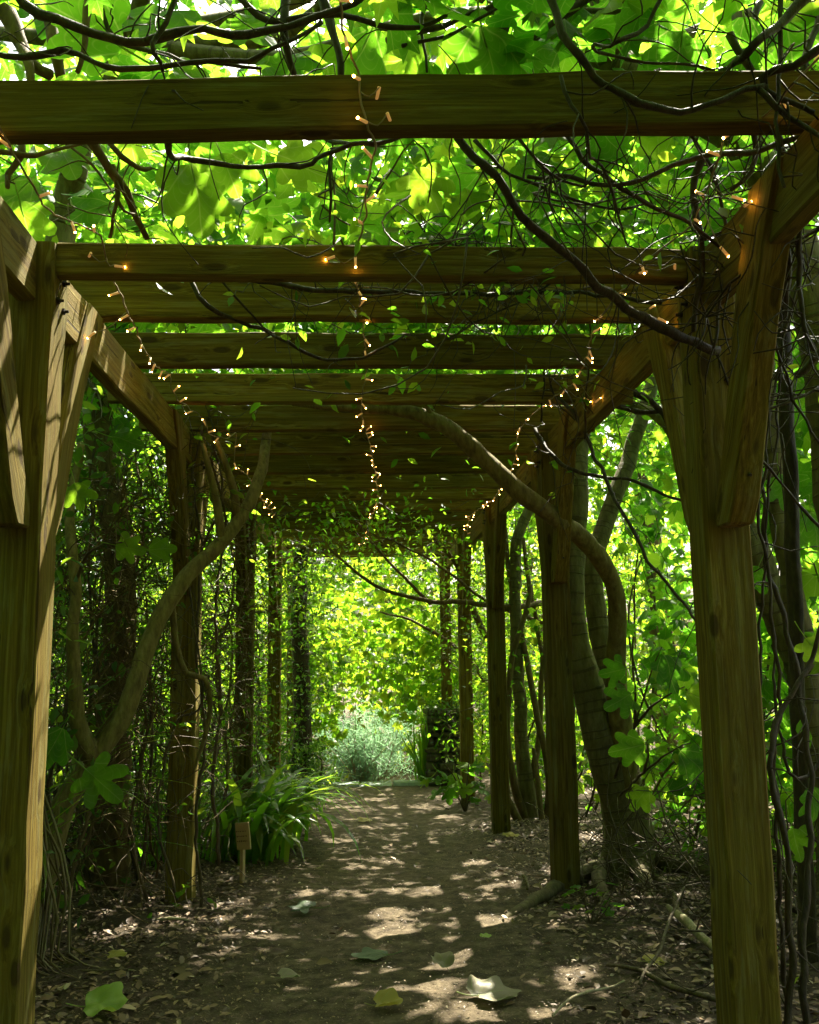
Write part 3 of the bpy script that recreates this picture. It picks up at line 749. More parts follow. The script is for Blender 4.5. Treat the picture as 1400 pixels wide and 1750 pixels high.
# left thick old trunk
t5 = canopy_tree('old_tree', 'thick old trunk hung with creepers behind the second left post',
    [(-1.68, 6.1, -.4), at(185, 1450, 6.05), at(190, 1330, 6.0), at(196, 1200, 6.0), at(205, 1050, 6.05), at(200, 900, 6.1), (-1.85, 6.2, 2.9), (-1.7, 6.5, 3.9)], [.18, .13, .112, .105, .10, .10, .095, .07],
    ((-5, .5), (9.0, 14.5), (2.98, 5.2)), 150, 18, (.10, .19), LB2, M['maple'], M['brownbark'], 9, 25, lump=.06)
t6 = canopy_tree('multi_stem_tree', 'cluster of thin stems rising beside the third right post',
    [(1.52, 9.2, -.45), at(895, 1300, 9.2), at(885, 1150, 9.25), at(880, 1000, 9.3), at(890, 900, 9.3), (1.9, 9.4, 3.2), (1.5, 9.6, 4.0)], [.10, .07, .062, .06, .056, .05, .04],
    ((-1.0, 3.4), (9.5, 15), (2.98, 5.2)), 190, 18, (.10, .19), LB2, M['maple'], M['figbark'], 9, 26)
b6 = (1.52, 9.2, -.45)
for q in ([(905, 1420, 9.15), (875, 1330, 9.1), (868, 1230, 9.1), (878, 1120, 9.1), (905, 1010, 9.15), (893, 920, 9.2)], [(930, 1420, 9.1), (938, 1330, 9.05), (920, 1230, 9.1), (900, 1130, 9.2), (870, 980, 9.3), (860, 870, 9.4)],
          [(915, 1425, 9.2), (912, 1330, 9.2), (922, 1240, 9.3), (925, 1120, 9.4), (905, 1000, 9.5)], [(900, 1425, 9.1), (870, 1370, 9.0), (862, 1350, 9.0), (850, 1330, 9.0)], [(918, 1410, 9.1), (930, 1440, 8.9), (920, 1350, 9.0), (912, 1280, 9.1)]):
    tube('stem', rel([at(*p) for p in q], b6), [.045, .036, .03, .026, .02], M['brownbark'], t6, 7, .1, .008, .04)

for tr_, bs_, pts in ((t3, b3, [(1050, 1330, 6.0), (1085, 1240, 5.5), (1110, 1160, 5.15), (1130, 1105, 5.0)]), (t3, b3, [(1085, 1240, 5.5), (1120, 1200, 5.2), (1172, 1175, 5.1)]), (t3, b3, [(1085, 1240, 5.5), (1085, 1195, 5.2), (1080, 1145, 5.2)]), (t3, b3, [(1060, 1360, 6.0), (1100, 1320, 5.4), (1140, 1290, 5.1), (1180, 1270, 4.9)]),
        (t3, b3, [(1100, 1320, 5.4), (1108, 1290, 5.1), (1105, 1268, 5.0)]), (t4, b4, [(90, 1400, 4.9), (80, 1350, 4.5), (95, 1290, 4.25), (125, 1290, 4.2)]), (t4, b4, [(125, 1000, 4.9), (150, 950, 4.8), (190, 925, 4.6), (250, 938, 4.7)])):
    tube('branch', rel([at(*p) for p in pts], bs_), [.010, .008, .005, .003], M['twig'], tr_, 6, .06, .005)

# branches that reach over the far path
for lab, b, pts in (
    ('bare branch leaning from the fourth right post towards the beams', (958, 1010, 9.6), [[(960, 1100, 9.8), (945, 1032, 9.6), (880, 1040, 9.3), (800, 1030, 9.2), (740, 1030, 9.1), (690, 1020, 9.0), (640, 1000, 9.0), (600, 970, 9.0), (565, 940, 9.0)],
       [(940, 1070, 9.6), (880, 1050, 9.4), (810, 1010, 9.4), (740, 960, 9.4), (690, 930, 9.4), (640, 915, 9.4), (610, 890, 9.4)], [(740, 1030, 9.1), (690, 990, 9.1), (640, 930, 9.15), (612, 895, 9.2)]]),
    ('thick brown branch slanting up beside the fourth right post', (810, 1030, 11.5), [[(830, 1090, 11.4), (805, 1030, 11.3), (790, 985, 11.2), (765, 945, 11.0), (735, 915, 10.9), (715, 898, 10.9)]]),
    ('pale slanting branch below the fifth right post', (820, 1130, 13), [[(840, 1180, 13.3), (790, 1115, 13.2), (740, 1080, 13.1), (700, 1060, 13.0), (650, 1045, 13)]])):
    bb = at(*b); rt = empty('branch', tuple(bb), lab, 'branch')
    for j, q in enumerate(pts):
        r0 = .045 if 'thick' in lab else (.034 if j == 0 else .02)
        tube('stem', rel([at(*p) for p in q], bb), np.linspace(r0, r0 * .35, len(q)), M['brownbark'], rt, 8, .1, .01, .04)

# slim trunks beyond the front right post
for lab, pts, rr, bk in (
    ('pale ringed slanting trunk beyond the front right post', [(1430, 1500, 4.6), (1395, 1250, 4.6), (1362, 1050, 4.6), (1338, 900, 4.6), (1322, 760, 4.6), (1310, 640, 4.6), (1302, 480, 4.6), (1290, 300, 4.6), (1270, 100, 4.5), (1255, -60, 4.4)], [.07, .062, .058, .052, .05, .046, .045, .042, .04, .035], 'figbark'),
    ('straight dark sapling trunk right of the front right post', [(1376, 1500, 3.9), (1366, 1250, 3.9), (1358, 1000, 3.9), (1352, 850, 3.9), (1345, 700, 3.9), (1342, 560, 3.9), (1335, 400, 3.8), (1320, 200, 3.7)], [.034, .032, .032, .032, .032, .03, .026, .018], 'darkbark'),
    ('mossy leaning trunk low behind the front right post', [(1420, 1330, 5.2), (1380, 1180, 5.2), (1330, 1050, 5.2), (1290, 940, 5.2), (1250, 850, 5.3), (1180, 780, 5.6), (1130, 715, 5.8), (1060, 680, 6.0)], [.10, .09, .085, .07, .05, .04, .035, .02], 'figbark'),
    ('pale thick limb crossing the top right of the canopy', [(930, -60, 3.9), (985, 10, 3.9), (1040, 55, 3.9), (1090, 95, 3.95), (1150, 135, 4.0), (1230, 160, 4.2), (1300, 200, 4.4)], [.075, .078, .074, .066, .06, .055, .05], 'figbark')):
    P = [at(*p) for p in pts]
    if 'limb' not in lab:
        g = P[0].copy(); P = [np.array([g[0], g[1], float(G(g[0], g[1])) - .1])] + P; rr = [rr[0] * 1.2] + rr
    root = empty('limb' if 'limb' in lab else 'trunk_tree', tuple(P[0]), lab, 'branch' if 'limb' in lab else 'tree')
    tube('trunk' if 'limb' not in lab else 'stem', rel(P, P[0]), rr, M[bk], root, 10, .07, .006, .04)

# ------------------------------------------------------------------ vines
rv = np.random.default_rng(77)
def vine(label, curves, mat='darkbark', twigs=0, twl=.25, twr=.0028, leaves=0, lsize=(.04, .07)):
    P0 = at(*curves[0][0][0]); root = empty('vine', tuple(P0), label, 'vine')
    paths = []
    for pts, r in curves:
        Q = [at(*p) for p in pts]
        rr = np.linspace(r, r * .6, len(Q)) if np.isscalar(r) else r
        P, ra = smooth_path(Q, rr, .035, .006, rv)
        ra = ra * (1 + .16 * np.sin(np.arange(len(ra)) * .9 + rv.uniform(0, 6)) * rv.random(len(ra)))
        link('stem', tubes_mesh('stem', [(P - P0, ra)], 8, .07, rv), M[mat], root)
        paths.append(P)
    if twigs:
        tw = []; tips = []
        for _ in range(twigs):
            P = paths[rv.integers(len(paths))]; p = P[rv.integers(len(P))]
            d = rv.normal(size=3); d /= np.linalg.norm(d); L = twl * rv.uniform(.4, 1.5)
            q = [p]
            for s_ in range(4):
                d = d + rv.normal(size=3) * .5 + np.array([0, 0, -.12]); d /= np.linalg.norm(d); q.append(q[-1] + d * L / 4)
            A, ra = smooth_path(np.array(q), [twr, twr * .5], .05, .002, rv); tw.append((A - P0, ra)); tips.append(q[-1]); tips.append(q[2])
        link('twigs', tubes_mesh('twigs', tw, 4), M[mat], root)['kind'] = 'stuff'
        if leaves:
            T = np.array(tips)[rv.choice(len(tips), min(leaves, len(tips)), replace=False)]
            V, F, U, Rn = leaf_cloud(T, 2, .02, lsize, OV, rv, .7, .8)
            link('leaves', np_mesh('leaves', V - P0, F, U, Rn), M['creeper'], root)['kind'] = 'stuff'
    return root

vine('dark knotted vine draped along above the nearest crossbeam, left half', [
    ([(20, -10, 2.3), (70, 20, 2.3), (130, 40, 2.3), (190, 55, 2.32), (250, 70, 2.32), (300, 55, 2.3), (350, 48, 2.3), (400, 60, 2.3), (450, 52, 2.3), (490, 45, 2.3), (540, 30, 2.3), (600, 8, 2.3), (640, -20, 2.3)], .014),
    ([(-20, 97, 2.35), (60, 94, 2.35), (110, 90, 2.35), (160, 105, 2.33), (230, 112, 2.33), (300, 109, 2.33), (345, 104, 2.33), (400, 100, 2.33), (440, 92, 2.32), (490, 70, 2.3), (550, 40, 2.3)], .0095),
    ([(165, -20, 2.5), (178, 30, 2.5), (200, 75, 2.5), (260, 85, 2.45), (310, 105, 2.4), (380, 108, 2.4), (440, 120, 2.4)], .008),
    ([(300, -10, 2.2), (268, 55, 2.2), (260, 95, 2.2), (275, 125, 2.25)], .008),
    ([(400, -10, 2.35), (440, 20, 2.35), (480, 36, 2.35), (530, 30, 2.35), (580, 22, 2.35), (640, 40, 2.35), (710, 45, 2.35), (760, 20, 2.35)], .0105)], twigs=26, twl=.3)
vine('upright dark stems crossing the top edge at the left', [
    ([(-5, 5, 2.5), (28, 58, 2.5), (55, 100, 2.5), (85, 130, 2.5)], .026),
    ([(40, 80, 2.5), (50, 110, 2.45), (52, 150, 2.45)], .016),
    ([(80, -10, 2.7), (88, 50, 2.7), (97, 95, 2.7), (110, 150, 2.75)], .026),
    ([(150, -10, 2.4), (145, 55, 2.4), (135, 130, 2.4)], .0125)], mat='brownbark')
vine('dark upright stems crossing the top edge near the middle', [
    ([(483, -10, 2.35), (488, 55, 2.35), (500, 130, 2.4)], .0135), ([(545, -10, 2.5), (568, 50, 2.5), (585, 130, 2.5)], .016), ([(735, -10, 2.6), (722, 50, 2.6), (733, 120, 2.6)], .007),
    ([(880, -10, 2.5), (862, 50, 2.5), (835, 130, 2.5)], .024), ([(1010, -10, 2.5), (950, 40, 2.5), (900, 80, 2.5), (860, 100, 2.5)], .014),
    ([(660, 70, 2.6), (720, 55, 2.6), (780, 30, 2.6), (830, 15, 2.6), (880, -8, 2.6)], .012), ([(690, 80, 2.4), (760, 62, 2.4), (800, 45, 2.4), (870, 10, 2.4)], .006)], twigs=16)
vine('twisted reddish vine dropping behind the tie beam at the left', [
    ([(140, 215, 2.75), (165, 255, 2.8), (190, 288, 2.85), (208, 325, 2.9), (225, 360, 3.0), (250, 412, 3.1)], .018),
    ([(178, 225, 2.85), (205, 268, 2.85), (232, 286, 2.9), (260, 284, 2.95)], .011),
    ([(192, 285, 2.85), (195, 330, 2.88), (190, 370, 2.9), (182, 405, 3.0)], .009), ([(198, 330, 2.88), (212, 360, 2.9), (228, 370, 2.95)], .006),
    ([(-20, 260, 2.6), (30, 266, 2.6), (65, 267, 2.6), (110, 258, 2.65), (160, 240, 2.7)], .0085), ([(95, 237, 2.9), (140, 265, 2.9), (170, 300, 2.9), (190, 325, 2.9)], .005), ([(38, 240, 2.6), (22, 300, 2.6), (14, 320, 2.6)], .012)], mat='brownbark', twigs=14)
vine('dark vine sagging below the nearest crossbeam in the middle', [
    ([(280, 236, 2.35), (300, 268, 2.5), (330, 277, 2.6), (370, 283, 2.6), (420, 282, 2.6), (490, 285, 2.6), (530, 277, 2.55), (560, 262, 2.5), (600, 250, 2.45), (640, 246, 2.45), (700, 232, 2.45)], .0095),
    ([(520, 234, 2.8), (560, 238, 2.7), (600, 246, 2.6)], .009), ([(566, 262, 2.7), (567, 320, 2.7), (566, 385, 2.8)], .0055)], twigs=14)
vine('thin black vine looping beneath the fourth crossbeam', [
    ([(300, 440, 3.55), (340, 505, 3.55), (375, 535, 3.6), (430, 556, 3.7), (480, 580, 3.9), (530, 608, 4.0), (590, 619, 4.05), (630, 612, 4.05), (660, 592, 4.05), (690, 572, 4.1)], .010),
    ([(365, 465, 3.5), (400, 505, 3.55), (430, 540, 3.6), (470, 575, 3.8)], .006)], twigs=8, twl=.2)
vine('gnarled vine lying across the third crossbeam with a tangle of twigs', [
    ([(430, 476, 3.45), (480, 484, 3.45), (540, 492, 3.45), (600, 495, 3.45), (650, 498, 3.45), (720, 500, 3.45), (800, 503, 3.45), (880, 500, 3.4), (960, 500, 3.3), (1040, 505, 3.2), (1130, 520, 3.1)], .012),
    ([(960, 470, 3.3), (900, 510, 3.35), (830, 540, 3.4), (780, 575, 3.4), (728, 600, 3.4)], .005), ([(1000, 440, 3.1), (920, 450, 3.1), (840, 440, 3.1), (780, 420, 3.1), (700, 415, 3.1)], .004)], twigs=130, twl=.34, twr=.0024, leaves=60)
vine('long smooth stem slanting down to the front right post', [
    ([(770, 215, 2.5), (785, 236, 2.5), (830, 290, 2.5), (880, 350, 2.52), (930, 402, 2.55), (980, 448, 2.6), (1020, 488, 2.65), (1060, 520, 2.7), (1130, 556, 2.78), (1200, 592, 2.85), (1230, 602, 2.88)], [.011, .012, .012, .0125, .013, .014, .015, .016, .017, .017, .014]),
    ([(970, 228, 2.6), (1010, 282, 2.6), (1060, 318, 2.6), (1110, 342, 2.65), (1170, 372, 2.7), (1220, 412, 2.75), (1245, 440, 2.8)], .0085),
    ([(1420, 225, 2.3), (1340, 245, 2.4), (1280, 262, 2.5), (1200, 268, 2.6), (1150, 282, 2.6), (1100, 302, 2.6), (1040, 318, 2.6), (960, 300, 2.6), (900, 308, 2.6)], .010),
    ([(810, 240, 2.7), (870, 298, 2.7), (930, 325, 2.7), (1000, 350, 2.7), (1060, 360, 2.7), (1105, 345, 2.7)], .006),
    ([(885, 235, 2.3), (925, 285, 2.3), (960, 310, 2.35), (1000, 316, 2.35)], .005)], twigs=46, twl=.3)
vine('black vine hanging in front of the nearest crossbeam at the right', [
    ([(935, -20, 2.1), (955, 35, 2.08), (975, 75, 2.08), (1000, 112, 2.08), (1030, 142, 2.08), (1060, 160, 2.08), (1090, 173, 2.08), (1140, 186, 2.08), (1190, 186, 2.08), (1235, 172, 2.08), (1275, 150, 2.08), (1310, 140, 2.08)], .0115),
    ([(1385, -15, 2.1), (1330, 40, 2.08), (1275, 88, 2.08), (1230, 125, 2.3)], .014), ([(1130, -10, 2.08), (1110, 40, 2.08), (1050, 75, 2.08), (1020, 85, 2.25), (1100, 105, 2.3), (1220, 118, 2.3)], .006),
    ([(1420, 60, 2.0), (1360, 110, 2.05), (1300, 130, 2.1), (1330, 170, 2.1), (1400, 195, 2.1)], .012), ([(1330, -10, 2.1), (1332, 90, 2.1), (1328, 200, 2.08), (1335, 330, 2.08)], .007),
    ([(1290, 150, 2.08), (1320, 190, 2.08), (1380, 210, 2.1), (1430, 260, 2.0)], .009), ([(960, 130, 2.08), (975, 175, 2.08), (1000, 220, 2.08), (1030, 300, 2.3), (1060, 370, 2.4), (1070, 420, 2.5)], .005)], twigs=40, twl=.25)
vine('dense dark tangle of stems over the top of the front right post', [
    ([(1250, 60, 2.35), (1290, 130, 2.35), (1330, 240, 2.4), (1350, 380, 2.5), (1340, 520, 2.6)], .012), ([(1400, 20, 2.3), (1370, 150, 2.3), (1390, 300, 2.35), (1360, 430, 2.45), (1385, 600, 2.5)], .011), ([(1200, 260, 2.7), (1185, 330, 2.75), (1200, 430, 2.8), (1190, 560, 2.84)], .014),
    ([(1420, 380, 2.4), (1340, 420, 2.5), (1270, 470, 2.6), (1210, 540, 2.7)], .007), ([(1160, 200, 2.7), (1220, 300, 2.72), (1240, 420, 2.76), (1215, 600, 2.8)], .008), ([(1300, 0, 2.6), (1270, 120, 2.6), (1290, 260, 2.7), (1250, 330, 2.75)], .012)], twigs=150, twl=.4, twr=.003)
vine('wiry stems falling from the second right post towards the front right post', [
    ([(955, 680, 4.9), (985, 712, 4.8), (1012, 770, 4.7), (1060, 872, 4.5), (1110, 958, 4.4), (1150, 1008, 4.3), (1195, 1065, 4.2)], .0115), ([(915, 735, 5.2), (935, 770, 5.1), (970, 800, 5.0), (1030, 815, 4.9), (1085, 820, 4.8), (1125, 842, 4.7), (1190, 858, 4.6)], .013),
    ([(1000, 750, 4.6), (1005, 640, 4.5), (1010, 540, 4.3), (1008, 420, 4.1)], .006), ([(925, 720, 5.0), (935, 600, 4.8), (950, 520, 4.6)], .006), ([(985, 715, 4.8), (955, 690, 4.85), (940, 650, 4.8), (905, 560, 4.7)], .005),
    ([(1070, 665, 5.0), (1120, 690, 5.0), (1150, 740, 5.0), (1175, 830, 5.0)], .022), ([(1050, 690, 5.2), (1090, 702, 5.2), (1130, 705, 5.1)], .02)], twigs=50, twl=.4, leaves=20)
vine('bundle of canes standing beside the front right post', [
    ([(1330, 1750, 3.15), (1305, 1400, 3.15), (1300, 1200, 3.15), (1305, 1000, 3.15), (1318, 800, 3.12), (1335, 600, 3.1), (1320, 400, 3.0), (1290, 240, 2.9)], .006), ([(1350, 1800, 3.1), (1335, 1550, 3.1), (1325, 1350, 3.1), (1330, 1150, 3.1), (1310, 980, 3.1), (1300, 850, 3.1), (1330, 620, 3.1), (1370, 450, 3.0)], .008),
    ([(1385, 1800, 3.1), (1370, 1600, 3.15), (1385, 1450, 3.2), (1375, 1250, 3.25), (1340, 1050, 3.3), (1312, 960, 3.3), (1300, 700, 3.3)], .013), ([(1345, 1800, 3.0), (1350, 1500, 3.0), (1320, 1300, 3.05), (1345, 1200, 3.1), (1390, 1120, 3.1), (1420, 1020, 3.1)], .012),
    ([(1400, 900, 3.0), (1340, 830, 3.0), (1280, 760, 2.95), (1240, 640, 2.9), (1200, 520, 2.85), (1165, 420, 2.8)], .005), ([(1410, 660, 2.9), (1340, 690, 2.9), (1270, 700, 2.9)], .006), ([(1420, 590, 3.2), (1360, 640, 3.3), (1290, 640, 3.35), (1240, 640, 3.4)], .016),
    ([(1420, 1280, 3.3), (1380, 1330, 3.3), (1340, 1290, 3.3), (1322, 1100, 3.3)], .008), ([(1365, 330, 2.6), (1320, 420, 2.6), (1310, 500, 2.65), (1345, 640, 2.7), (1400, 760, 2.7)], .006)], twigs=70, twl=.45, leaves=16)
vine('grey creeper stems climbing the second left post', [
    ([(345, 1560, 5.55), (335, 1400, 5.5), (350, 1250, 5.5), (335, 1100, 5.5), (345, 950, 5.5), (330, 820, 5.5), (350, 720, 5.5)], .010), ([(300, 1540, 5.45), (270, 1380, 5.4), (300, 1240, 5.4), (345, 1200, 5.4), (330, 1050, 5.45), (310, 900, 5.5), (325, 740, 5.5)], .008),
    ([(375, 1480, 6.0), (365, 1330, 6.0), (378, 1200, 6.0), (368, 1050, 6.0), (385, 900, 6.0), (360, 780, 5.9)], .012), ([(345, 940, 5.6), (380, 850, 5.6), (365, 760, 5.6), (355, 700, 5.6)], .009)], mat='twig', twigs=160, twl=.55, leaves=120)

vine('tangle of bare brown stems crossing between the first two left posts', [
    ([(110, 1560, 5.2), (150, 1400, 5.3), (210, 1250, 5.5), (230, 1100, 5.6), (190, 950, 5.6), (215, 820, 5.6)], .012), ([(250, 1540, 5.6), (225, 1400, 5.6), (250, 1240, 5.7), (215, 1080, 5.7), (245, 900, 5.7), (230, 760, 5.7)], .010),
    ([(130, 1480, 5.4), (180, 1330, 5.4), (160, 1180, 5.4), (200, 1040, 5.4), (160, 900, 5.5), (180, 740, 5.6)], .009), ([(270, 1500, 5.9), (240, 1300, 5.8), (265, 1180, 5.8), (150, 1000, 5.8), (120, 860, 5.8)], .008),
    ([(120, 1260, 5.0), (180, 1190, 5.2), (240, 1200, 5.4), (280, 1120, 5.6)], .006), ([(140, 1100, 5.2), (200, 1010, 5.3), (260, 960, 5.5), (300, 880, 5.6)], .006), ([(100, 1000, 5.0), (170, 930, 5.2), (230, 860, 5.3), (280, 850, 5.4)], .005)], mat='brownbark', twigs=420, twl=.6, twr=.0035, leaves=30)
vine('tangle of thin stems crossing between the second and third left posts', [
    ([(370, 1450, 7.2), (390, 1300, 7.3), (370, 1150, 7.4), (400, 1000, 7.5), (385, 880, 7.5)], .012), ([(420, 1400, 8.0), (395, 1250, 7.9), (415, 1100, 7.8), (380, 980, 7.8)], .010), ([(350, 1300, 6.8), (400, 1220, 7.2), (430, 1150, 7.6)], .006), ([(360, 1100, 6.8), (410, 1030, 7.2), (440, 950, 7.6)], .006)], mat='brownbark', twigs=300, twl=.6, twr=.0035, leaves=60)

# ------------------------------------------------------------------ hedges and thickets
def thicket(name, label, cat, box, nclump, per, size, tmpl, mat, seed, stems=12, twigs=90, tr=.004, spread=.16, up=.7, tilt=.9, bark='twig', keep=clear_tunnel, stem_r=.016, group=None):
    rg = np.random.default_rng(seed)
    (xa, xb), (ya, yb), (za, zb) = box
    base = np.array([(xa + xb) / 2, (ya + yb) / 2, float(G((xa + xb) / 2, (ya + yb) / 2)) - .05])
    root = empty(name, tuple(base), label, cat, group)
    C = in_box(rg, nclump, *box); C[:, 2] = np.maximum(C[:, 2], G(C[:, 0], C[:, 1]) + .06)
    C = C[keep(C)]
    for _ in range(stems):
        t = C[rg.integers(len(C))]; b = np.array([t[0] + rg.normal() * .2, t[1] + rg.normal() * .25, 0]); b[2] = float(G(b[0], b[1])) - .05
        b[0] = np.clip(b[0], xa, xb)
        m = (b + t) / 2 + rg.normal(size=3) * .18; m[0] = np.clip(m[0], xa, xb)
        P, r = smooth_path([b, m, t], [stem_r * rg.uniform(.6, 1.3), stem_r * .7, .005], .12, .008, rg)
        link('stem', tubes_mesh('stem', [(P - base, r)], 6), M[bark], root)
    if twigs:
        tw = []
        for _ in range(twigs):
            p = C[rg.integers(len(C))]; d = rg.normal(size=3); d /= np.linalg.norm(d); q = [p]; L = rg.uniform(.25, .9)
            for s_ in range(4):
                d = d + rg.normal(size=3) * .55; d /= np.linalg.norm(d); q.append(q[-1] + d * L / 4)
            q = np.array(q)
            if not clear_tunnel(q).all(): continue
            A, ra = smooth_path(q, [tr, tr * .5], .08, 0, rg); tw.append((A - base, ra))
        if tw: link('twigs', tubes_mesh('twigs', tw, 4), M[bark], root)['kind'] = 'stuff'
    V, F, U, Rn = leaf_cloud(C, per, spread, size, tmpl, rg, up, tilt, keep)
    link('foliage', np_mesh('foliage', V - base, F, U, Rn), M[mat], root)['kind'] = 'stuff'
    return root

thicket('shrub', 'dark twiggy shrub filling the gap between the first two left posts', 'shrub', ((-3.4, -1.42), (2.6, 5.8), (0, 2.9)), 420, 16, (.05, .10), OV, 'hedge', 31, 26, 420, tr=.005)
thicket('shrub', 'dense tangled shrub behind the second left post', 'shrub', ((-3.0, -1.42), (5.8, 8.4), (-.2, 3.0)), 480, 20, (.04, .08), OV, 'hedge', 32, 34, 700, tr=.005)
thicket('shrub', 'leafy shrub with sprays hanging beside the third left post', 'shrub', ((-2.8, -1.38), (8.4, 11.2), (-.5, 3.0)), 400, 24, (.04, .075), OV, 'creeper', 33, 26, 420)
thicket('shrub', 'leafy shrub behind the last left posts', 'shrub', ((-3.2, -1.38), (11.2, 14.6), (-.6, 3.0)), 260, 24, (.05, .09), OV, 'creeper', 34, 14, 150)
thicket('shrub', 'bright airy shrub behind the twin-trunk fig', 'shrub', ((2.2, 5.0), (6.5, 9.5), (-.2, 3.2)), 230, 12, (.11, .20), LB, 'fig', 35, 18, 140)
thicket('shrub', 'bright broad-leaved shrub just beyond the front right post', 'shrub', ((2.2, 4.6), (4.3, 6.5), (.0, 3.4)), 170, 12, (.12, .22), LB, 'fig', 36, 14, 90)
thicket('shrub', 'twiggy bush behind the third right post', 'shrub', ((1.6, 3.4), (9.0, 12.0), (-.5, 3.0)), 200, 14, (.06, .12), LB, 'creeper', 37, 18, 220)
thicket('shrub', 'leafy bush behind the last right posts', 'shrub', ((1.42, 3.6), (12.0, 15.2), (-.6, 3.0)), 190, 22, (.06, .12), LB2, 'maple', 38, 12, 120)
thicket('undergrowth_plant', 'low leafy undergrowth at the foot of the twin-trunk fig', 'plant', ((1.9, 3.6), (5.2, 7.4), (-.25, .5)), 60, 14, (.05, .11), OV, 'creeper', 39, 8, 120)

def creeper(label, boxes, per, size, mat, seed, tmpl=OV, twigs=60, spread=.1):
    rg = np.random.default_rng(seed); C = np.vstack([in_box(rg, n, *b) for n, b in boxes]); base = C[0]
    root = empty('creeper', tuple(base), label, 'creeper')
    tw = []
    for i in range(twigs):
        p = C[rg.integers(len(C))]; d = rg.normal(size=3); d /= np.linalg.norm(d); q = [p]; L = rg.uniform(.3, 1.0)
        for s_ in range(4):
            d = d + rg.normal(size=3) * .5 + np.array([0, 0, -.1]); d /= np.linalg.norm(d); q.append(q[-1] + d * L / 4)
        A, ra = smooth_path(np.array(q), [.004, .002], .08, 0, rg); tw.append((A - base, ra))
    link('twigs', tubes_mesh('twigs', tw, 4), M['twig'], root)['kind'] = 'stuff'
    V, F, U, Rn = leaf_cloud(C, per, spread, size, tmpl, rg, .7, .8, lambda P: ~(_clear0(P) & ~clear_tunnel(P)))
    link('leaves', np_mesh('leaves', V - base, F, U, Rn), M[mat], root)['kind'] = 'stuff'
    return root
creeper('yellow-green creeper hanging through the farther crossbeams', [(50, ((-1.0, .7), (7.4, 9.5), (2.3, 2.58))), (130, ((-1.1, 1.0), (9.5, 13.8), (2.05, 2.58))), (22, ((-1.15, -.6), (8.0, 13), (1.2, 2.4))), (12, ((.6, 1.1), (9.5, 13), (1.9, 2.5)))], 9, (.04, .085), 'creeper', 56)
creeper('dark creeper clothing the inner side of the farther left posts', [(70, ((-1.4, -.98), (7.2, 9.5), (-.2, 2.5))), (170, ((-1.45, -.85), (9.5, 14.6), (-.5, 2.55))), (60, ((-1.2, -.55), (12.5, 14.8), (.6, 2.6)))], 12, (.04, .085), 'hedge', 61, OV, 160, .11)
creeper('leafy creeper clothing the farther right posts', [(40, ((1.0, 1.5), (8.4, 10.5), (.6, 2.5))), (90, ((.95, 1.5), (10.8, 14.6), (-.2, 2.55)))], 11, (.04, .09), 'creeper', 62, OV, 120, .11)
creeper('broad bright leaves drooping across the far opening', [(110, ((-1.5, 1.4), (13.9, 15.6), (.9, 2.75))), (34, ((-1.5, -.6), (13.9, 15.6), (-.4, 1.4))), (30, ((.75, 1.5), (13.9, 15.2), (-.3, 1.6))), (46, ((.1, 1.5), (14.2, 15.8), (.2, 1.6)))], 9, (.13, .24), 'maple', 57, LB2, 30, .2)
creeper('leafy climber matted along the top of the crossbeams', [(520, ((-1.2, 2.3), (3.3, 15.5), (2.84, 3.2)))], 17, (.05, .10), 'creeper', 63, OV, 160, .15)
creeper('sparse bright leaves hanging low before the feathery shrub', [(34, ((-1.0, .7), (14.6, 15.6), (.2, 1.3)))], 7, (.12, .2), 'maple', 65, LB2, 26, .2)
creeper('small round-leaved creeper trailing over the tie beam', [(26, ((-.25, .55), (2.78, 2.9), (2.52, 2.75))), (8, ((.3, .9), (3.3, 3.9), (2.3, 2.6)))], 3, (.035, .06), 'creeper', 58, OV, 26, .06)
thicket('evergreen', 'dark evergreen screen deep behind the left thicket', 'shrub', ((-4.6, -3.2), (2.5, 12.5), (-.4, 4.2)), 1200, 22, (.07, .13), OV, 'ivy', 59, 20, 60, spread=.25)

# woods beyond
def far_tree(label, x, y, h, rad, n, per, size, tmpl, mat, seed, lowest=.8):
    rg = np.random.default_rng(seed)
    z0 = float(G(x, y)) - .1
    root = empty('broadleaf_tree', (x, y, z0), label, 'tree', 'trees around the garden')
    tp = (x + rg.normal() * .3, y + rg.normal() * .3, z0 + h * .62)
    tube('trunk', [(0, 0, 0), (rg.normal() * .1, rg.normal() * .1, h * .3), tuple(np.array(tp) - (x, y, z0))], [.05 * h ** .7, .04 * h ** .7, .02 * h ** .7], M['brownbark'], root, 8, .3, .02, .05)
    # clumps on a lumpy shell plus some inside
    d = rg.normal(size=(n, 3)); d /= np.linalg.norm(d, axis=1)[:, None]; rr = rg.uniform(.45, 1.0, n) ** .6
    c = np.array([x, y, z0 + (h + lowest) / 2]); C = c + d * rr[:, None] * np.array([rad, rad, (h - lowest) / 2])
    C = C[clear_tunnel(C)]
    for P, r in keep_clear_paths(limb_paths((x, y, z0 + h * .35), C[rg.choice(len(C), 8)], .035 * h ** .6, rg)):
        link('limb', tubes_mesh('limb', [(P - (x, y, z0), r)], 5), M['brownbark'], root)
    V, F, U, Rn = leaf_cloud(C, per, (.3, .3, .22), size, tmpl, rg, .9, .8, clear_tunnel)
    link('crown', np_mesh('crown', V - (x, y, z0), F, U, Rn), M[mat], root)['kind'] = 'stuff'
    return root
far_tree('broad tree with yellow-green leaves closing the end of the walk', .8, 22.5, 7.0, 3.4, 300, 18, (.10, .20), LF, 'maple', 41, .9)
far_tree('bright leaning tree behind the feathery shrub at the walk end', -3.2, 22.0, 6.5, 3.0, 240, 18, (.10, .20), LF, 'maple', 42, .4)
far_tree('spreading tree over the far end of the beams', -1.9, 17.6, 5.0, 1.7, 120, 14, (.09, .18), LF, 'maple', 43, 1.0)
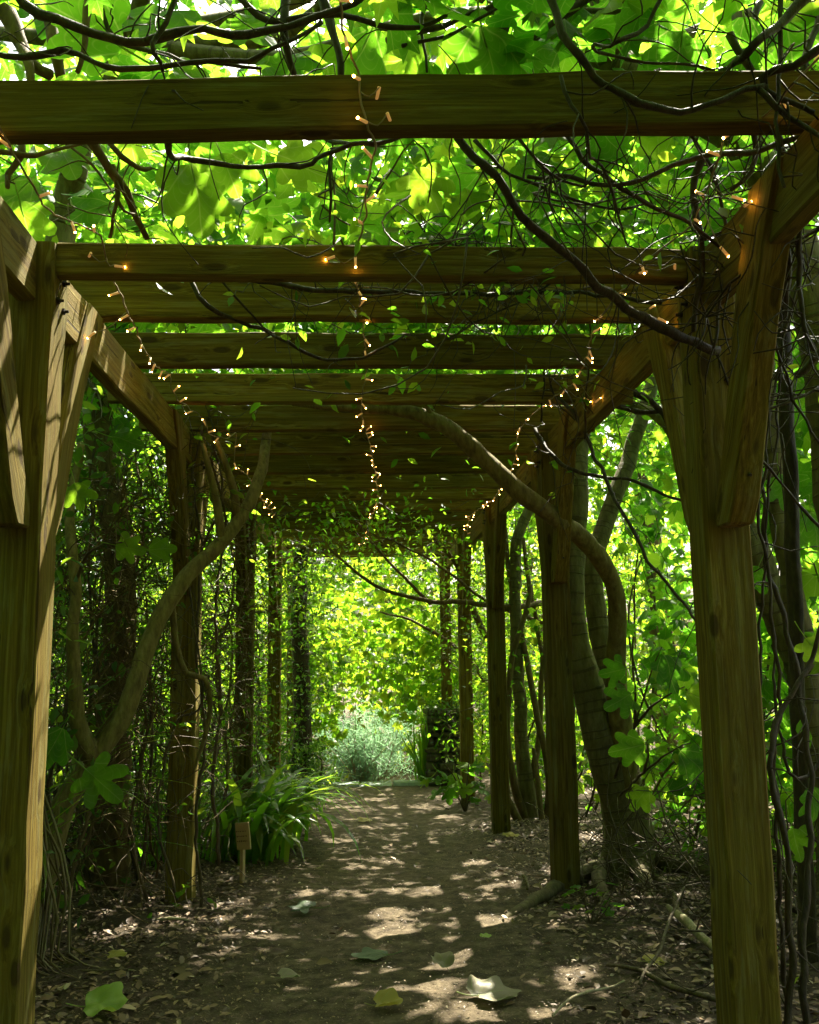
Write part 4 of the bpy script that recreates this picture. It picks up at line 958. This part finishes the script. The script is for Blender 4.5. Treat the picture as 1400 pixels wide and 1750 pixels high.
far_tree('leafy tree beyond the pillar at the walk end', 3.6, 18, 6.0, 2.4, 170, 16, (.10, .20), LF, 'maple', 44, .2)
far_tree('tall tree in the open ground past the twin-trunk fig', 8.6, 11.0, 7.0, 3.0, 130, 14, (.12, .22), LF, 'fig', 45, 1.0)
far_tree('low spreading tree lit behind the front right post', 8.2, 7.0, 5.5, 2.3, 110, 12, (.12, .22), LF, 'fig', 46, .3)
far_tree('tall tree behind the left thicket near the second post', -5.2, 8.5, 7.0, 2.6, 200, 16, (.09, .17), LF, 'hedge', 47, .1)
far_tree('dark tree behind the left thicket near the front post', -4.6, 4.8, 6.0, 2.2, 170, 16, (.09, .17), LF, 'hedge', 48, .1)
far_tree('leafy tree behind the left thicket near the last posts', -4.6, 13.5, 7.0, 2.6, 190, 16, (.09, .17), LF, 'maple', 49, .1)
far_tree('leafy tree rising behind the bushes of the last right posts', 6.4, 15.5, 7.0, 2.6, 170, 16, (.10, .19), LF, 'maple', 50, .1)

far_tree('unseen dense tree added over the walk behind the viewer to block light', 0.4, -7.5, 7.0, 4.2, 600, 16, (.12, .24), LF, 'hedge', 51, .1)  # this and the next two trees are unseen, added to shut out rear light
far_tree('unseen dense tree added at the left behind the viewer to block light', -4.6, -1.5, 7.0, 3.2, 340, 18, (.12, .24), LF, 'hedge', 52, .0)
far_tree('unseen dense tree added at the right behind the viewer to block light', 4.2, -4.2, 7.0, 2.8, 340, 18, (.12, .24), LF, 'hedge', 53, .0)
thicket('shrub', 'unseen dark shrub added right of the viewer to block rear light', 'shrub', ((1.42, 3.6), (-4.5, .8), (0, 3.2)), 700, 18, (.06, .12), OV, 'hedge', 55, 10, 60)  # out of view, added to keep rear light off the timber fronts
canopy_tree('fig_tree', 'unseen fig tree added behind the viewer to darken the walk', [(-1.9, -2.2, -.1), (-1.85, -2.2, 1.2), (-1.7, -2.1, 2.6), (-1.2, -2.0, 3.6)], [.13, .11, .09, .06], ((-3.5, 3.5), (-6, .3), (2.98, 5.2)), 620, 16, (.11, .21), LF, M['fig'], M['figbark'], 8, 27)  # out-of-view canopy added to darken the nearest crossbeam
thicket('shrub', 'unseen dark shrub added left of the viewer to block light', 'shrub', ((-3.4, -1.42), (-4.0, 2.6), (0, 3.2)), 700, 16, (.06, .12), OV, 'hedge', 54, 10, 60)  # out of view, added to close off light beside the camera
thicket('hedge', 'low bright hedge closing the view beyond the path end', 'hedge', ((-4.5, 4.5), (18.6, 20.4), (-1.3, 1.6)), 420, 16, (.10, .19), LF, 'maple', 64, 14, 60, spread=.2)
# far wood as one mass
rg = np.random.default_rng(60)
a = rg.uniform(0, 2 * math.pi, 1600); rd = rg.uniform(17, 27, 1600) + 5
C = np.stack([rd * np.sin(a), 6 + rd * np.cos(a), rg.uniform(-1.0, 9.5, 1600)], 1)
V, F, U, Rn = leaf_cloud(C, 12, (.7, .7, .5), (.3, .55), LF, rg, .8, .8)
fw_ = link('far_wood', np_mesh('far_wood', V, F, U, Rn), M['maple']); tag(fw_, 'distant green wood all round the garden', 'wood', kind='stuff')

# ------------------------------------------------------------------ hero leaves near the lens (children of the two front figs)
rh = np.random.default_rng(90)
hero = [(t1, 325, 268, 2.86, .28, (.3, -.3, -1), (.1, -.75, .5)), (t1, 230, 45, 2.6, .22, (-1, .1, -.2), (0, -.3, 1)), (t1, 275, 100, 2.7, .2, (1, .1, -.3), (.1, -.3, 1)), (t1, 395, 15, 2.6, .22, (.4, -.2, -.5), (0, -.4, 1)), (t1, 60, 300, 3.2, .24, (-.5, -.2, -.8), (0, -.6, .6)),
        (t1, 30, 330, 3.0, .22, (.3, -.2, -.9), (.1, -.6, .6)), (t1, 200, 345, 3.3, .2, (-.8, 0, -.4), (0, -.5, .8)), (t1, 460, 260, 3.0, .22, (.8, -.2, -.3), (0, -.5, .8)), (t1, 370, 245, 2.8, .2, (.2, -.3, -.4), (0, -.6, .8)), (t1, 470, 80, 2.7, .22, (.3, 0, -.8), (.1, -.5, .8)),
        (t1, 640, 40, 2.9, .26, (-.3, -.2, -.6), (0, -.5, .8)), (t2, 700, 40, 2.8, .26, (.4, -.1, -.7), (.1, -.5, .8)), (t2, 820, 30, 2.45, .30, (.2, -.2, -1), (.1, -.6, .7)), (t2, 840, 110, 2.8, .24, (.6, -.2, -.7), (0, -.5, .8)), (t2, 1170, 30, 2.4, .26, (-.2, -.2, -1), (.1, -.6, .7)),
        (t2, 1280, 60, 2.5, .26, (.3, -.2, -1), (-.1, -.6, .7)), (t2, 1340, 30, 2.4, .26, (.5, -.1, -.6), (-.2, -.5, .7)), (t1, 545, 60, 2.8, .24, (.2, -.2, -.9), (0, -.6, .7)), (t2, 1000, 390, 3.3, .17, (.2, -.2, -1), (0, -.7, .5)), (t2, 940, 260, 3.0, .2, (-.5, -.2, -.7), (0, -.6, .7)),
        (t2, 700, 270, 3.0, .22, (.4, -.2, -.6), (0, -.6, .8)), (t2, 790, 300, 3.4, .22, (.2, -.2, -.8), (0, -.6, .8)), (t2, 880, 270, 3.2, .24, (.6, -.2, -.4), (0, -.5, .8)), (t1, 560, 310, 3.4, .22, (.2, -.2, -.8), (0, -.6, .8)), (t1, 100, 250, 3.0, .2, (.4, -.2, -.8), (0, -.6, .8)),
        (t1, 185, 745, 4.6, .19, (1, -.2, -.2), (0, -.7, .6)), (t1, 125, 815, 4.3, .19, (.3, -.3, -.8), (0, -.7, .5)), (t4, 130, 1300, 4.2, .26, (.9, -.2, -.7), (.1, -.5, .8)), (t4, 110, 1240, 4.2, .2, (-.3, -.3, -.7), (.1, -.5, .8)), (t4, 190, 930, 4.6, .17, (1, -.1, -.2), (0, -.5, .8)), (t4, 250, 940, 4.7, .15, (1, -.1, .1), (0, -.4, .9)),
        (t3, 1130, 1110, 5.0, .25, (.2, -.2, -.9), (.2, -.7, .5)), (t3, 1080, 1140, 5.2, .2, (-.9, -.1, -.2), (0, -.6, .7)), (t3, 1090, 1180, 5.0, .22, (-.9, -.1, -.5), (0, -.5, .8)), (t3, 1170, 1180, 5.1, .2, (.9, -.1, -.5), (0, -.5, .8)), (t3, 1110, 1270, 5.0, .22, (-.9, -.1, -.2), (0, -.5, .8)), (t3, 1160, 1280, 4.9, .22, (.6, -.1, -.5), (0, -.6, .7)), (t3, 1110, 1340, 5.2, .18, (-.6, -.1, -.8), (0, -.6, .7)),
        (t2, 1370, 1080, 3.2, .13, (.5, -.2, -.8), (0, -.7, .6)), (t2, 1350, 1400, 3.4, .15, (.2, -.2, -1), (0, -.7, .6)), (t2, 1385, 1340, 3.4, .14, (.2, -.2, -1), (.2, -.7, .6)), (t2, 1330, 800, 4.2, .2, (.2, -.3, -.8), (0, -.7, .6)), (t2, 1385, 870, 4.2, .2, (.2, -.3, -.8), (0, -.7, .6)), (t2, 1300, 960, 4.3, .18, (-.4, -.3, -.8), (0, -.7, .6))]
for i, (par, px, py, Y, s, tip, nrm) in enumerate(hero):
    place_leaf(par, at(px, py, Y), s, tip, np.array([nrm[0] * 1.5, -.9, .18]) + rh.normal(size=3) * .14, FIGS[i % 6])

# ------------------------------------------------------------------ strap-leaved plants
def blade_mesh(L, w, bend, curl, rg, fold=.25):
    n = 9; V, U = [], []
    for i in range(n + 1):
        t = i / n
        ang = math.radians(78) * (1 - t) + math.radians(78 - bend) * t if False else math.radians(80 - bend * t ** 1.4)
        if i == 0: y = z = 0.
        else: y += math.cos(ang) * L / n; z += math.sin(ang) * L / n
        ww = w * (.55 + .45 * math.sin(min(1, t * 2.2) * math.pi / 2)) * (1 - max(0, (t - .55) / .45) ** 1.6) + .0008
        sx = curl * t * t * L
        V += [(sx - ww, y, z + fold * ww), (sx, y, z), (sx + ww, y, z + fold * ww)]; U += [(-.1, t), (0, t), (.1, t)]
    F = []
    for i in range(n):
        for k in range(2): F.append((i * 3 + k, i * 3 + k + 1, i * 3 + 4 + k, i * 3 + 3 + k))
    return np_mesh('blade', np.array(V), np.array(F), np.array(U), rnd=np.full(len(V), rg.random()), smooth=True)

def clump(label, x, y, n, L, w, bend, seed, mat='strap', spread=.09, az=(0, 360), cat='plant', name='strap_leaved_plant'):
    rg = np.random.default_rng(seed); root = empty(name, (x, y, float(G(x, y))), label, cat)
    for _ in range(n):
        me = blade_mesh(rg.uniform(*L), rg.uniform(*w), rg.uniform(*bend), rg.normal() * .12, rg)
        o = link('blade', me, M[mat], root); o.rotation_euler = (rg.normal() * .12, 0, R(rg.uniform(*az)))
        o.location = (rg.normal() * spread, rg.normal() * spread, -.02)
    return root
gp = ground_at(425, 1490)
clump('big glossy strap-leaved clump beside the small wooden sign', gp[0] - .10, gp[1] + .65, 78, (.7, 1.25), (.022, .038), (85, 165), 101, spread=.13, az=(-190, 40))
clump('strap-leaved clump leaning over the path past the wooden sign', gp[0] + .02, gp[1] + 1.5, 56, (.65, 1.15), (.020, .036), (75, 160), 102, spread=.14)
clump('strap-leaved clump in front of the ivy mound at the path edge', -.95, 10.6, 60, (.5, .9), (.017, .03), (80, 165), 103, spread=.16)
clump('strap-leaved clump against the third left post', -1.15, 9.0, 55, (.5, .9), (.013, .022), (70, 150), 104, spread=.15)
clump('upright grassy clump behind the second left post foot', -1.5, 6.9, 45, (.6, 1.1), (.010, .018), (50, 130), 105, spread=.15)
clump('upright green reedy clump at the foot of the stone pillar', .78, 13.75, 40, (.7, 1.1), (.012, .02), (8, 50), 106, spread=.06)
clump('bright grassy tuft at the left of the path end', -.62, 13.9, 36, (.35, .6), (.012, .02), (20, 90), 107, spread=.07)
# tall flax with long arching blades, its dead leaves hanging at the foot
fx = clump('tall flax with long narrow blades arching behind the front left post', -1.85, 4.7, 16, (1.1, 2.0), (.006, .011), (40, 120), 108, spread=.12, az=(-150, 20), name='flax_plant')
rgx = np.random.default_rng(109)
dr = empty('dead_flax', (-1.52, 4.3, float(G(-1.5, 4.3))), 'hank of dead brown flax leaves drooping at the front left post', 'plant')
for i in range(46):
    a_ = rgx.uniform(-1, 1); h = rgx.uniform(.5, .85)
    x0_, y0_ = rgx.normal() * .05, rgx.normal() * .07
    P, r = smooth_path([(x0_ * .5, y0_ * .5, h), (x0_ + a_ * .05, y0_, h * .75), (x0_ + a_ * .12 + .03, y0_ - .03, h * .4), (x0_ + a_ * .17, y0_ - .06, .06), (x0_ + a_ * .3 + .05, y0_ - .1, .01)], [.004, .007, .006, .005, .002], .1, .006, rgx)
    link('dead_blade', tubes_mesh('dead_blade', [(P, r)], 4), M['dry'], dr)
yb_ = at(240, 1285, 5.0)
yl = empty('yellow_blade', tuple(yb_), 'single yellowed blade bending in front of the second left post', 'leaf')
o = link('blade', blade_mesh(.5, .012, 60, .1, rgx), M['yellowleaf'], yl); o.rotation_euler = (R(-35), 0, R(-80)); o.location = (-.22, 0, -.10)

# ------------------------------------------------------------------ path-end features
def rock_mesh(sx, sy, sz, rg, name='stone'):
    bm = bmesh.new(); bmesh.ops.create_cube(bm, size=1)
    bmesh.ops.scale(bm, verts=bm.verts, vec=(sx, sy, sz))
    bmesh.ops.bevel(bm, geom=list(bm.edges), offset=min(sx, sy, sz) * .22, segments=1, affect='EDGES')
    for v in bm.verts: v.co += Vector(rg.normal(size=3) * min(sx, sy, sz) * .07)
    me = bpy.data.meshes.new(name); bm.to_mesh(me); bm.free(); return me
rs = np.random.default_rng(120)
pil = empty('stone_pillar', (1.05, 13.75, float(G(1.1, 13.6)) - .1), 'mossy dry-stone pillar at the right of the path end', 'pillar')
z = 0.
while z < 1.12:
    hh = rs.uniform(.07, .13); x = -.26
    while x < .24:
        ww = min(rs.uniform(.12, .26), .28 - x)
        o = link('stone', rock_mesh(ww - .012, .48 + rs.normal() * .02, hh - .008, rs), M['stone'], pil)
        o.location = (x + ww / 2, rs.normal() * .015, z + hh / 2); o.rotation_euler = (0, 0, rs.normal() * .05); x += ww
    z += hh
thicket('ivy_plant', 'dark ivy spilling over the stone pillar', 'ivy', ((.85, 1.35), (13.45, 13.95), (.0, .5)), 26, 26, (.04, .07), OV, 'ivy', 122, 0, 0, spread=.09, keep=lambda P: P[:, 2] > G(P[:, 0], P[:, 1]) + .02)
ivm = thicket('ivy_mound', 'dark ivy mound over a stump at the left of the path end', 'ivy', ((-1.2, -.62), (12.2, 12.9), (-.6, .0)), 60, 40, (.035, .06), OV, 'ivy', 121, 4, 20, spread=.07, keep=lambda P: P[:, 2] > G(P[:, 0], P[:, 1]) + .02)
st = empty('stone_step', (.1, 13.75, float(G(0, 13.6)) - .05), 'grey slab forming the lip at the end of the path', 'step')
x = -.75
for ww in (.55, .46, .6):
    o = link('slab', rock_mesh(ww - .012, .42, .12, rs, 'slab'), M['slate'], st); o.location = (x + ww / 2 - .05, 0, .02 + rs.normal() * .004); x += ww
# ivy-clad trunk on the left by the path end
ix, iy = float(at(512, 1250, 12.6)[0]), 12.6
it = empty('ivy_tree', (ix, iy, float(G(ix, iy)) - .1), 'upright trunk wrapped in ivy at the left of the path end', 'tree')
P, r = smooth_path([(0, 0, 0), (.04, 0, 1.2), (-.02, .05, 2.4), (.06, 0, 4.2)], [.13, .12, .11, .08], .15, .01, rs)
link('trunk', tubes_mesh('trunk', [(P, r)], 9, .05), M['darkbark'], it)
C = P[rs.integers(0, len(P), 500)] + rs.normal(size=(500, 3)) * (.13, .13, .08)
V, F, U, Rn = leaf_cloud(C, 5, .04, (.04, .075), OV, rs, .4, 1.0)
link('ivy', np_mesh('ivy', V, F, U, Rn), M['ivy'], it)['kind'] = 'stuff'
# feathery blue-green shrub beyond the end
fs = empty('feathery_shrub', (-.1, 16.2, -1.2), 'feathery blue-green shrub with tan stems beyond the path end', 'shrub')
tips = []
for i in range(70):
    a_ = rs.uniform(0, 2 * math.pi); L = rs.uniform(.6, 1.7); sp = rs.uniform(.2, 1.3)
    e = np.array([math.cos(a_) * sp * .85, math.sin(a_) * sp * .6 - .1, L * .85])
    P, r = smooth_path([(rs.normal() * .2, rs.normal() * .1, 0), tuple(e * (.5, .5, .62) + rs.normal(size=3) * .08), tuple(e)], [.014, .010, .004], .12, .008, rs)
    link('stem', tubes_mesh('stem', [(P, r)], 5), M['paletwig'], fs); tips += [P[-1], P[-3], P[-5 if len(P) > 5 else -1]]
tips = np.array(tips)
V, F, U, Rn = leaf_cloud(tips, 42, .10, (.08, .16), ND, rs, .3, 1.0, down=.1)
link('foliage', np_mesh('foliage', V, F, U, Rn), M['needle'], fs)['kind'] = 'stuff'
# fig sapling by the pillar
sp_ = np.array([1.02, 10.4, float(G(1.0, 10.4))])
sa = empty('fig_sapling', tuple(sp_), 'young lobed-leaf fig sapling sprouting by the fourth right post', 'plant')
for i in range(5):
    e = np.array([rs.uniform(-.35, .3), rs.uniform(-.3, .2), rs.uniform(.3, .75)])
    tube('stem', [(0, 0, -.03), tuple(e * (.4, .4, .6)), tuple(e)], [.010, .008, .005], M['twig'], sa, 6)
    for j in range(4):
        p = sp_ + e * rs.uniform(.55, 1.05) + rs.normal(size=3) * .06
        place_leaf(sa, p, rs.uniform(.16, .26), rs.normal(size=3) + np.array([0, -.4, -.3]), rs.normal(size=3) * .4 + np.array([0, -.3, 1]), FIGS[rs.integers(6)])
# seedling under the twin-trunk fig
g2 = ground_at(1010, 1580)
se = empty('seedling', tuple(g2), 'small bright green seedling in the mulch before the second right post', 'plant')
for i in range(12):
    p = g2 + np.array([rs.normal() * .09, rs.normal() * .12, rs.uniform(.05, .2)])
    place_leaf(se, p, rs.uniform(.05, .09), rs.normal(size=3), rs.normal(size=3) * .3 + np.array([0, 0, 1]), FIGS[i % 6], M['maple'])
    tube('stem', [(0, 0, -.01), tuple((p - g2) * (.6, .6, .5)), tuple(p - g2)], [.003, .0025, .002], M['twig'], se, 5)

# ------------------------------------------------------------------ sign
gs = ground_at(414, 1508)
sg = empty('plant_sign', tuple(gs), 'little wooden plant sign on a stake at the path edge', 'sign')
def plank(name, sx, sy, sz, mat, parent):
    bm = bmesh.new(); bmesh.ops.create_cube(bm, size=1); bmesh.ops.scale(bm, verts=bm.verts, vec=(sx, sy, sz))
    bmesh.ops.bevel(bm, geom=list(bm.edges), offset=.0015, segments=1, affect='EDGES')
    me = bpy.data.meshes.new(name); bm.to_mesh(me); bm.free(); return link(name, me, mat, parent)
sk = plank('stake', .030, .022, .34, M['signboard'], sg); sk.location = (0, 0, .12); sk.rotation_euler = (0, 0, R(-40))
bd = plank('board', .115, .009, .165, M['signboard'], sg); bd.location = (.004, -.019, .285); bd.rotation_euler = (0, R(-8), R(-34))
for ln in range(3):
    xx_ = -.045
    while xx_ < .04:
        w_ = rs.uniform(.006, .012)
        st_ = plank('letter_stroke', w_, .0012, rs.uniform(.003, .011), M['ink'], bd); st_.location = (xx_, -.0052, .03 - ln * .03); st_.rotation_euler = (0, rs.normal() * .5, 0); xx_ += w_ + .005

# ------------------------------------------------------------------ fallen leaves, sticks, litter
def fallen(label, px, py, size, me, mat, tip=(0, 1, 0), nrm=(0, 0, 1), lift=.03, yaw=0):
    p = ground_at(px, py); p[2] = float(G(p[0], p[1])) + lift
    o = link('fallen_leaf', me, None); me.materials.append(mat) if not me.materials else None
    tip = Vector(tip); n_ = Vector(nrm).normalized(); tip = (tip - n_ * tip.dot(n_)).normalized(); x_ = tip.cross(n_)
    mw = Matrix.Identity(4)
    for i in range(3): mw[i][0], mw[i][1], mw[i][2], mw[i][3] = x_[i] * size, tip[i] * size, n_[i] * size, p[i]
    o.matrix_basis = mw; tag(o, label, 'leaf', 'fallen leaves on the path')
    return o
fallen('large curled grey-white leaf lying in a sun patch on the path', 808, 1716, .20, fig_leaf_mesh('fallen_leaf', .38, .05, .075, 31, .12), M['greyleaf'], (.9, .35, 0), (.1, -.1, 1), .03)
fallen('small crumpled pale leaf beside the large curled grey leaf', 765, 1668, .11, fig_leaf_mesh('fallen_leaf', .4, -.1, .10, 32, .25), M['greyleaf'], (-.3, 1, 0), (.0, -.3, 1), .03)
fallen('flat blue-green leaf in the middle of the path', 665, 1640, .17, fig_leaf_mesh('fallen_leaf', .6, .10, .03, 33), M['bluegreen'], (-1, .15, 0), (0, 0, 1), .02)
fallen('grey-green leaf on the path beside the second left post', 545, 1562, .19, fig_leaf_mesh('fallen_leaf', .9, .2, .06, 34), M['bluegreen'], (-1, .3, 0), (0, -.1, 1), .03)
fallen('folded bright green leaf at the foot of the front left post', 140, 1735, .17, fig_leaf_mesh('fallen_leaf', .45, -.1, .09, 35, .25), M['greenfallen'], (1, .05, 0), (0, -.35, 1), .03)
fallen('yellow-brown leaf on the near edge of the path', 640, 1728, .11, fig_leaf_mesh('fallen_leaf', .2, -.2, .05, 36, .3), M['yellowleaf'], (1, .1, 0), (0, -.1, 1), .02)
fallen('small yellow leaf lying on the path past the sign', 612, 1405, .14, fig_leaf_mesh('fallen_leaf', .2, .2, .04, 37), M['yellowleaf'], (1, .1, 0), (0, -.1, 1), .02)
fallen('small yellow leaf by the third right post foot', 862, 1432, .14, fig_leaf_mesh('fallen_leaf', .3, .2, .04, 38), M['yellowleaf'], (1, .3, 0), (0, -.1, 1), .02)
fallen('pale leaf in the mulch before the front right post', 1105, 1652, .09, fig_leaf_mesh('fallen_leaf', .2, .3, .04, 39), M['yellowleaf'], (1, .3, 0), (0, -.2, 1), .02)
fallen('tiny lime leaf between the sun patches on the path', 829, 1610, .05, fig_leaf_mesh('fallen_leaf', .2, .1, .03, 40), M['greenfallen'], (.3, 1, 0), (0, -.1, 1), .02)
fallen('pale leaf curled on the path below the blue-green leaf', 480, 1680, .08, fig_leaf_mesh('fallen_leaf', .2, .3, .04, 41, .3), M['greyleaf'], (.8, .4, 0), (0, -.1, 1), .02)
fallen('yellow leaf in the mulch near the front left post', 185, 1640, .08, fig_leaf_mesh('fallen_leaf', .2, .1, .03, 42), M['yellowleaf'], (1, .2, 0), (0, -.1, 1), .02)

def stick(label, pts, r, mat='paletwig'):
    P = []
    for px, py, lift in pts:
        g = ground_at(px, py); P.append(np.array([g[0], g[1], float(G(g[0], g[1])) + lift]))
    root = tube('stick', rel(P, P[0]), r, M[mat], None, 7, .05, .004, .06); root.location = P[0]
    tag(root, label, 'stick', 'sticks on the ground'); return root
stick('broken pale branch end lying towards the front right post', [(1145, 1578, .08), (1170, 1600, .07), (1200, 1625, .06), (1230, 1650, .05)], [.012, .022, .02, .018])
stick('smooth grey curved stick beyond the broken pale branch', [(1118, 1512, .05), (1140, 1530, .06), (1155, 1555, .05), (1165, 1580, .03)], [.02, .018, .015, .012], 'root')
stick('long thin stick running to the base of the front right post', [(1040, 1660, .03), (1090, 1672, .03), (1150, 1700, .03), (1225, 1725, .03)], [.007, .010, .011, .010], 'twig')
stick('thin bent twig lying in the mulch at the bottom right', [(945, 1748, .02), (985, 1720, .03), (1030, 1705, .03), (1070, 1690, .03)], [.004, .005, .005, .003], 'paletwig')
stick('upright forked twig leaning in the mulch', [(1090, 1690, .02), (1130, 1655, .08), (1160, 1615, .18), (1175, 1600, .22)], [.006, .007, .006, .004], 'twig')
stick('pale twig lying before the second left post', [(265, 1578, .02), (290, 1580, .03), (322, 1580, .02)], [.006, .009, .006])
stick('thin dark twig lying across the near left path', [(100, 1664, .02), (150, 1668, .02), (220, 1670, .03)], [.004, .006, .004], 'twig')
stick('small bent twig on the path by the second right post', [(893, 1500, .02), (900, 1512, .03), (903, 1525, .02)], [.008, .010, .006], 'root')

# brush pile of thin twigs around the fig foot
rb2 = np.random.default_rng(131)
bp = empty('brush_pile', (1.75, 5.2, float(G(1.75, 5.2))), 'tangle of thin dry twigs at the foot of the leaning fig', 'twigs')
tw = []
for _ in range(240):
    p = np.array([rb2.normal() * .35, rb2.normal() * .7, rb2.uniform(.0, .5) ** 1.5]); p[0] = max(p[0], -.45)
    d = rb2.normal(size=3); d[2] = abs(d[2]) * .6; d /= np.linalg.norm(d); q = [p]; L = rb2.uniform(.2, .7)
    for s_ in range(4):
        d = d + rb2.normal(size=3) * .4; d /= np.linalg.norm(d); nx_ = q[-1] + d * L / 4; nx_[2] = max(nx_[2], .0); q.append(nx_)
    tw.append(smooth_path(np.array(q), [.004 * rb2.uniform(.5, 1.3), .002], .06, .003, rb2))
link('twigs', tubes_mesh('twigs', tw, 4), M['twig'], bp)['kind'] = 'stuff'

# litter: thousands of dead leaf scraps and chips
rl = np.random.default_rng(140)
def litter(n, xr, yr, size, dens):
    x = rl.uniform(*xr, n * 3); y = yr[0] + (yr[1] - yr[0]) * rl.random(n * 3) ** 1.5
    k = rl.random(n * 3) < dens(x, y); x, y = x[k][:n], y[k][:n]
    P = np.stack([x, y, G(x, y) + rl.uniform(.004, .02, len(x))], 1)
    return leaf_cloud(P, 1, 0.0, size, OV, rl, 1.6, .42, down=0)
dens = lambda x, y: np.clip(.04 + (np.abs(x - .1) - .5) * 1.15, .015, 1)
V, F, U, Rn = merge([litter(30000, (-2.6, 2.8), (2.2, 9), (.014, .045), dens), litter(14000, (-1.1, 1.2), (2.2, 9), (.005, .015), lambda x, y: x * 0 + 1), litter(2500, (-2.6, 2.8), (2.6, 13.5), (.04, .085), dens)])
tag(link('leaf_litter', np_mesh('leaf_litter', V, F, U, Rn), M['litter']), 'brown mulch and dead leaf scraps strewn over the earth', 'leaf litter', kind='stuff')
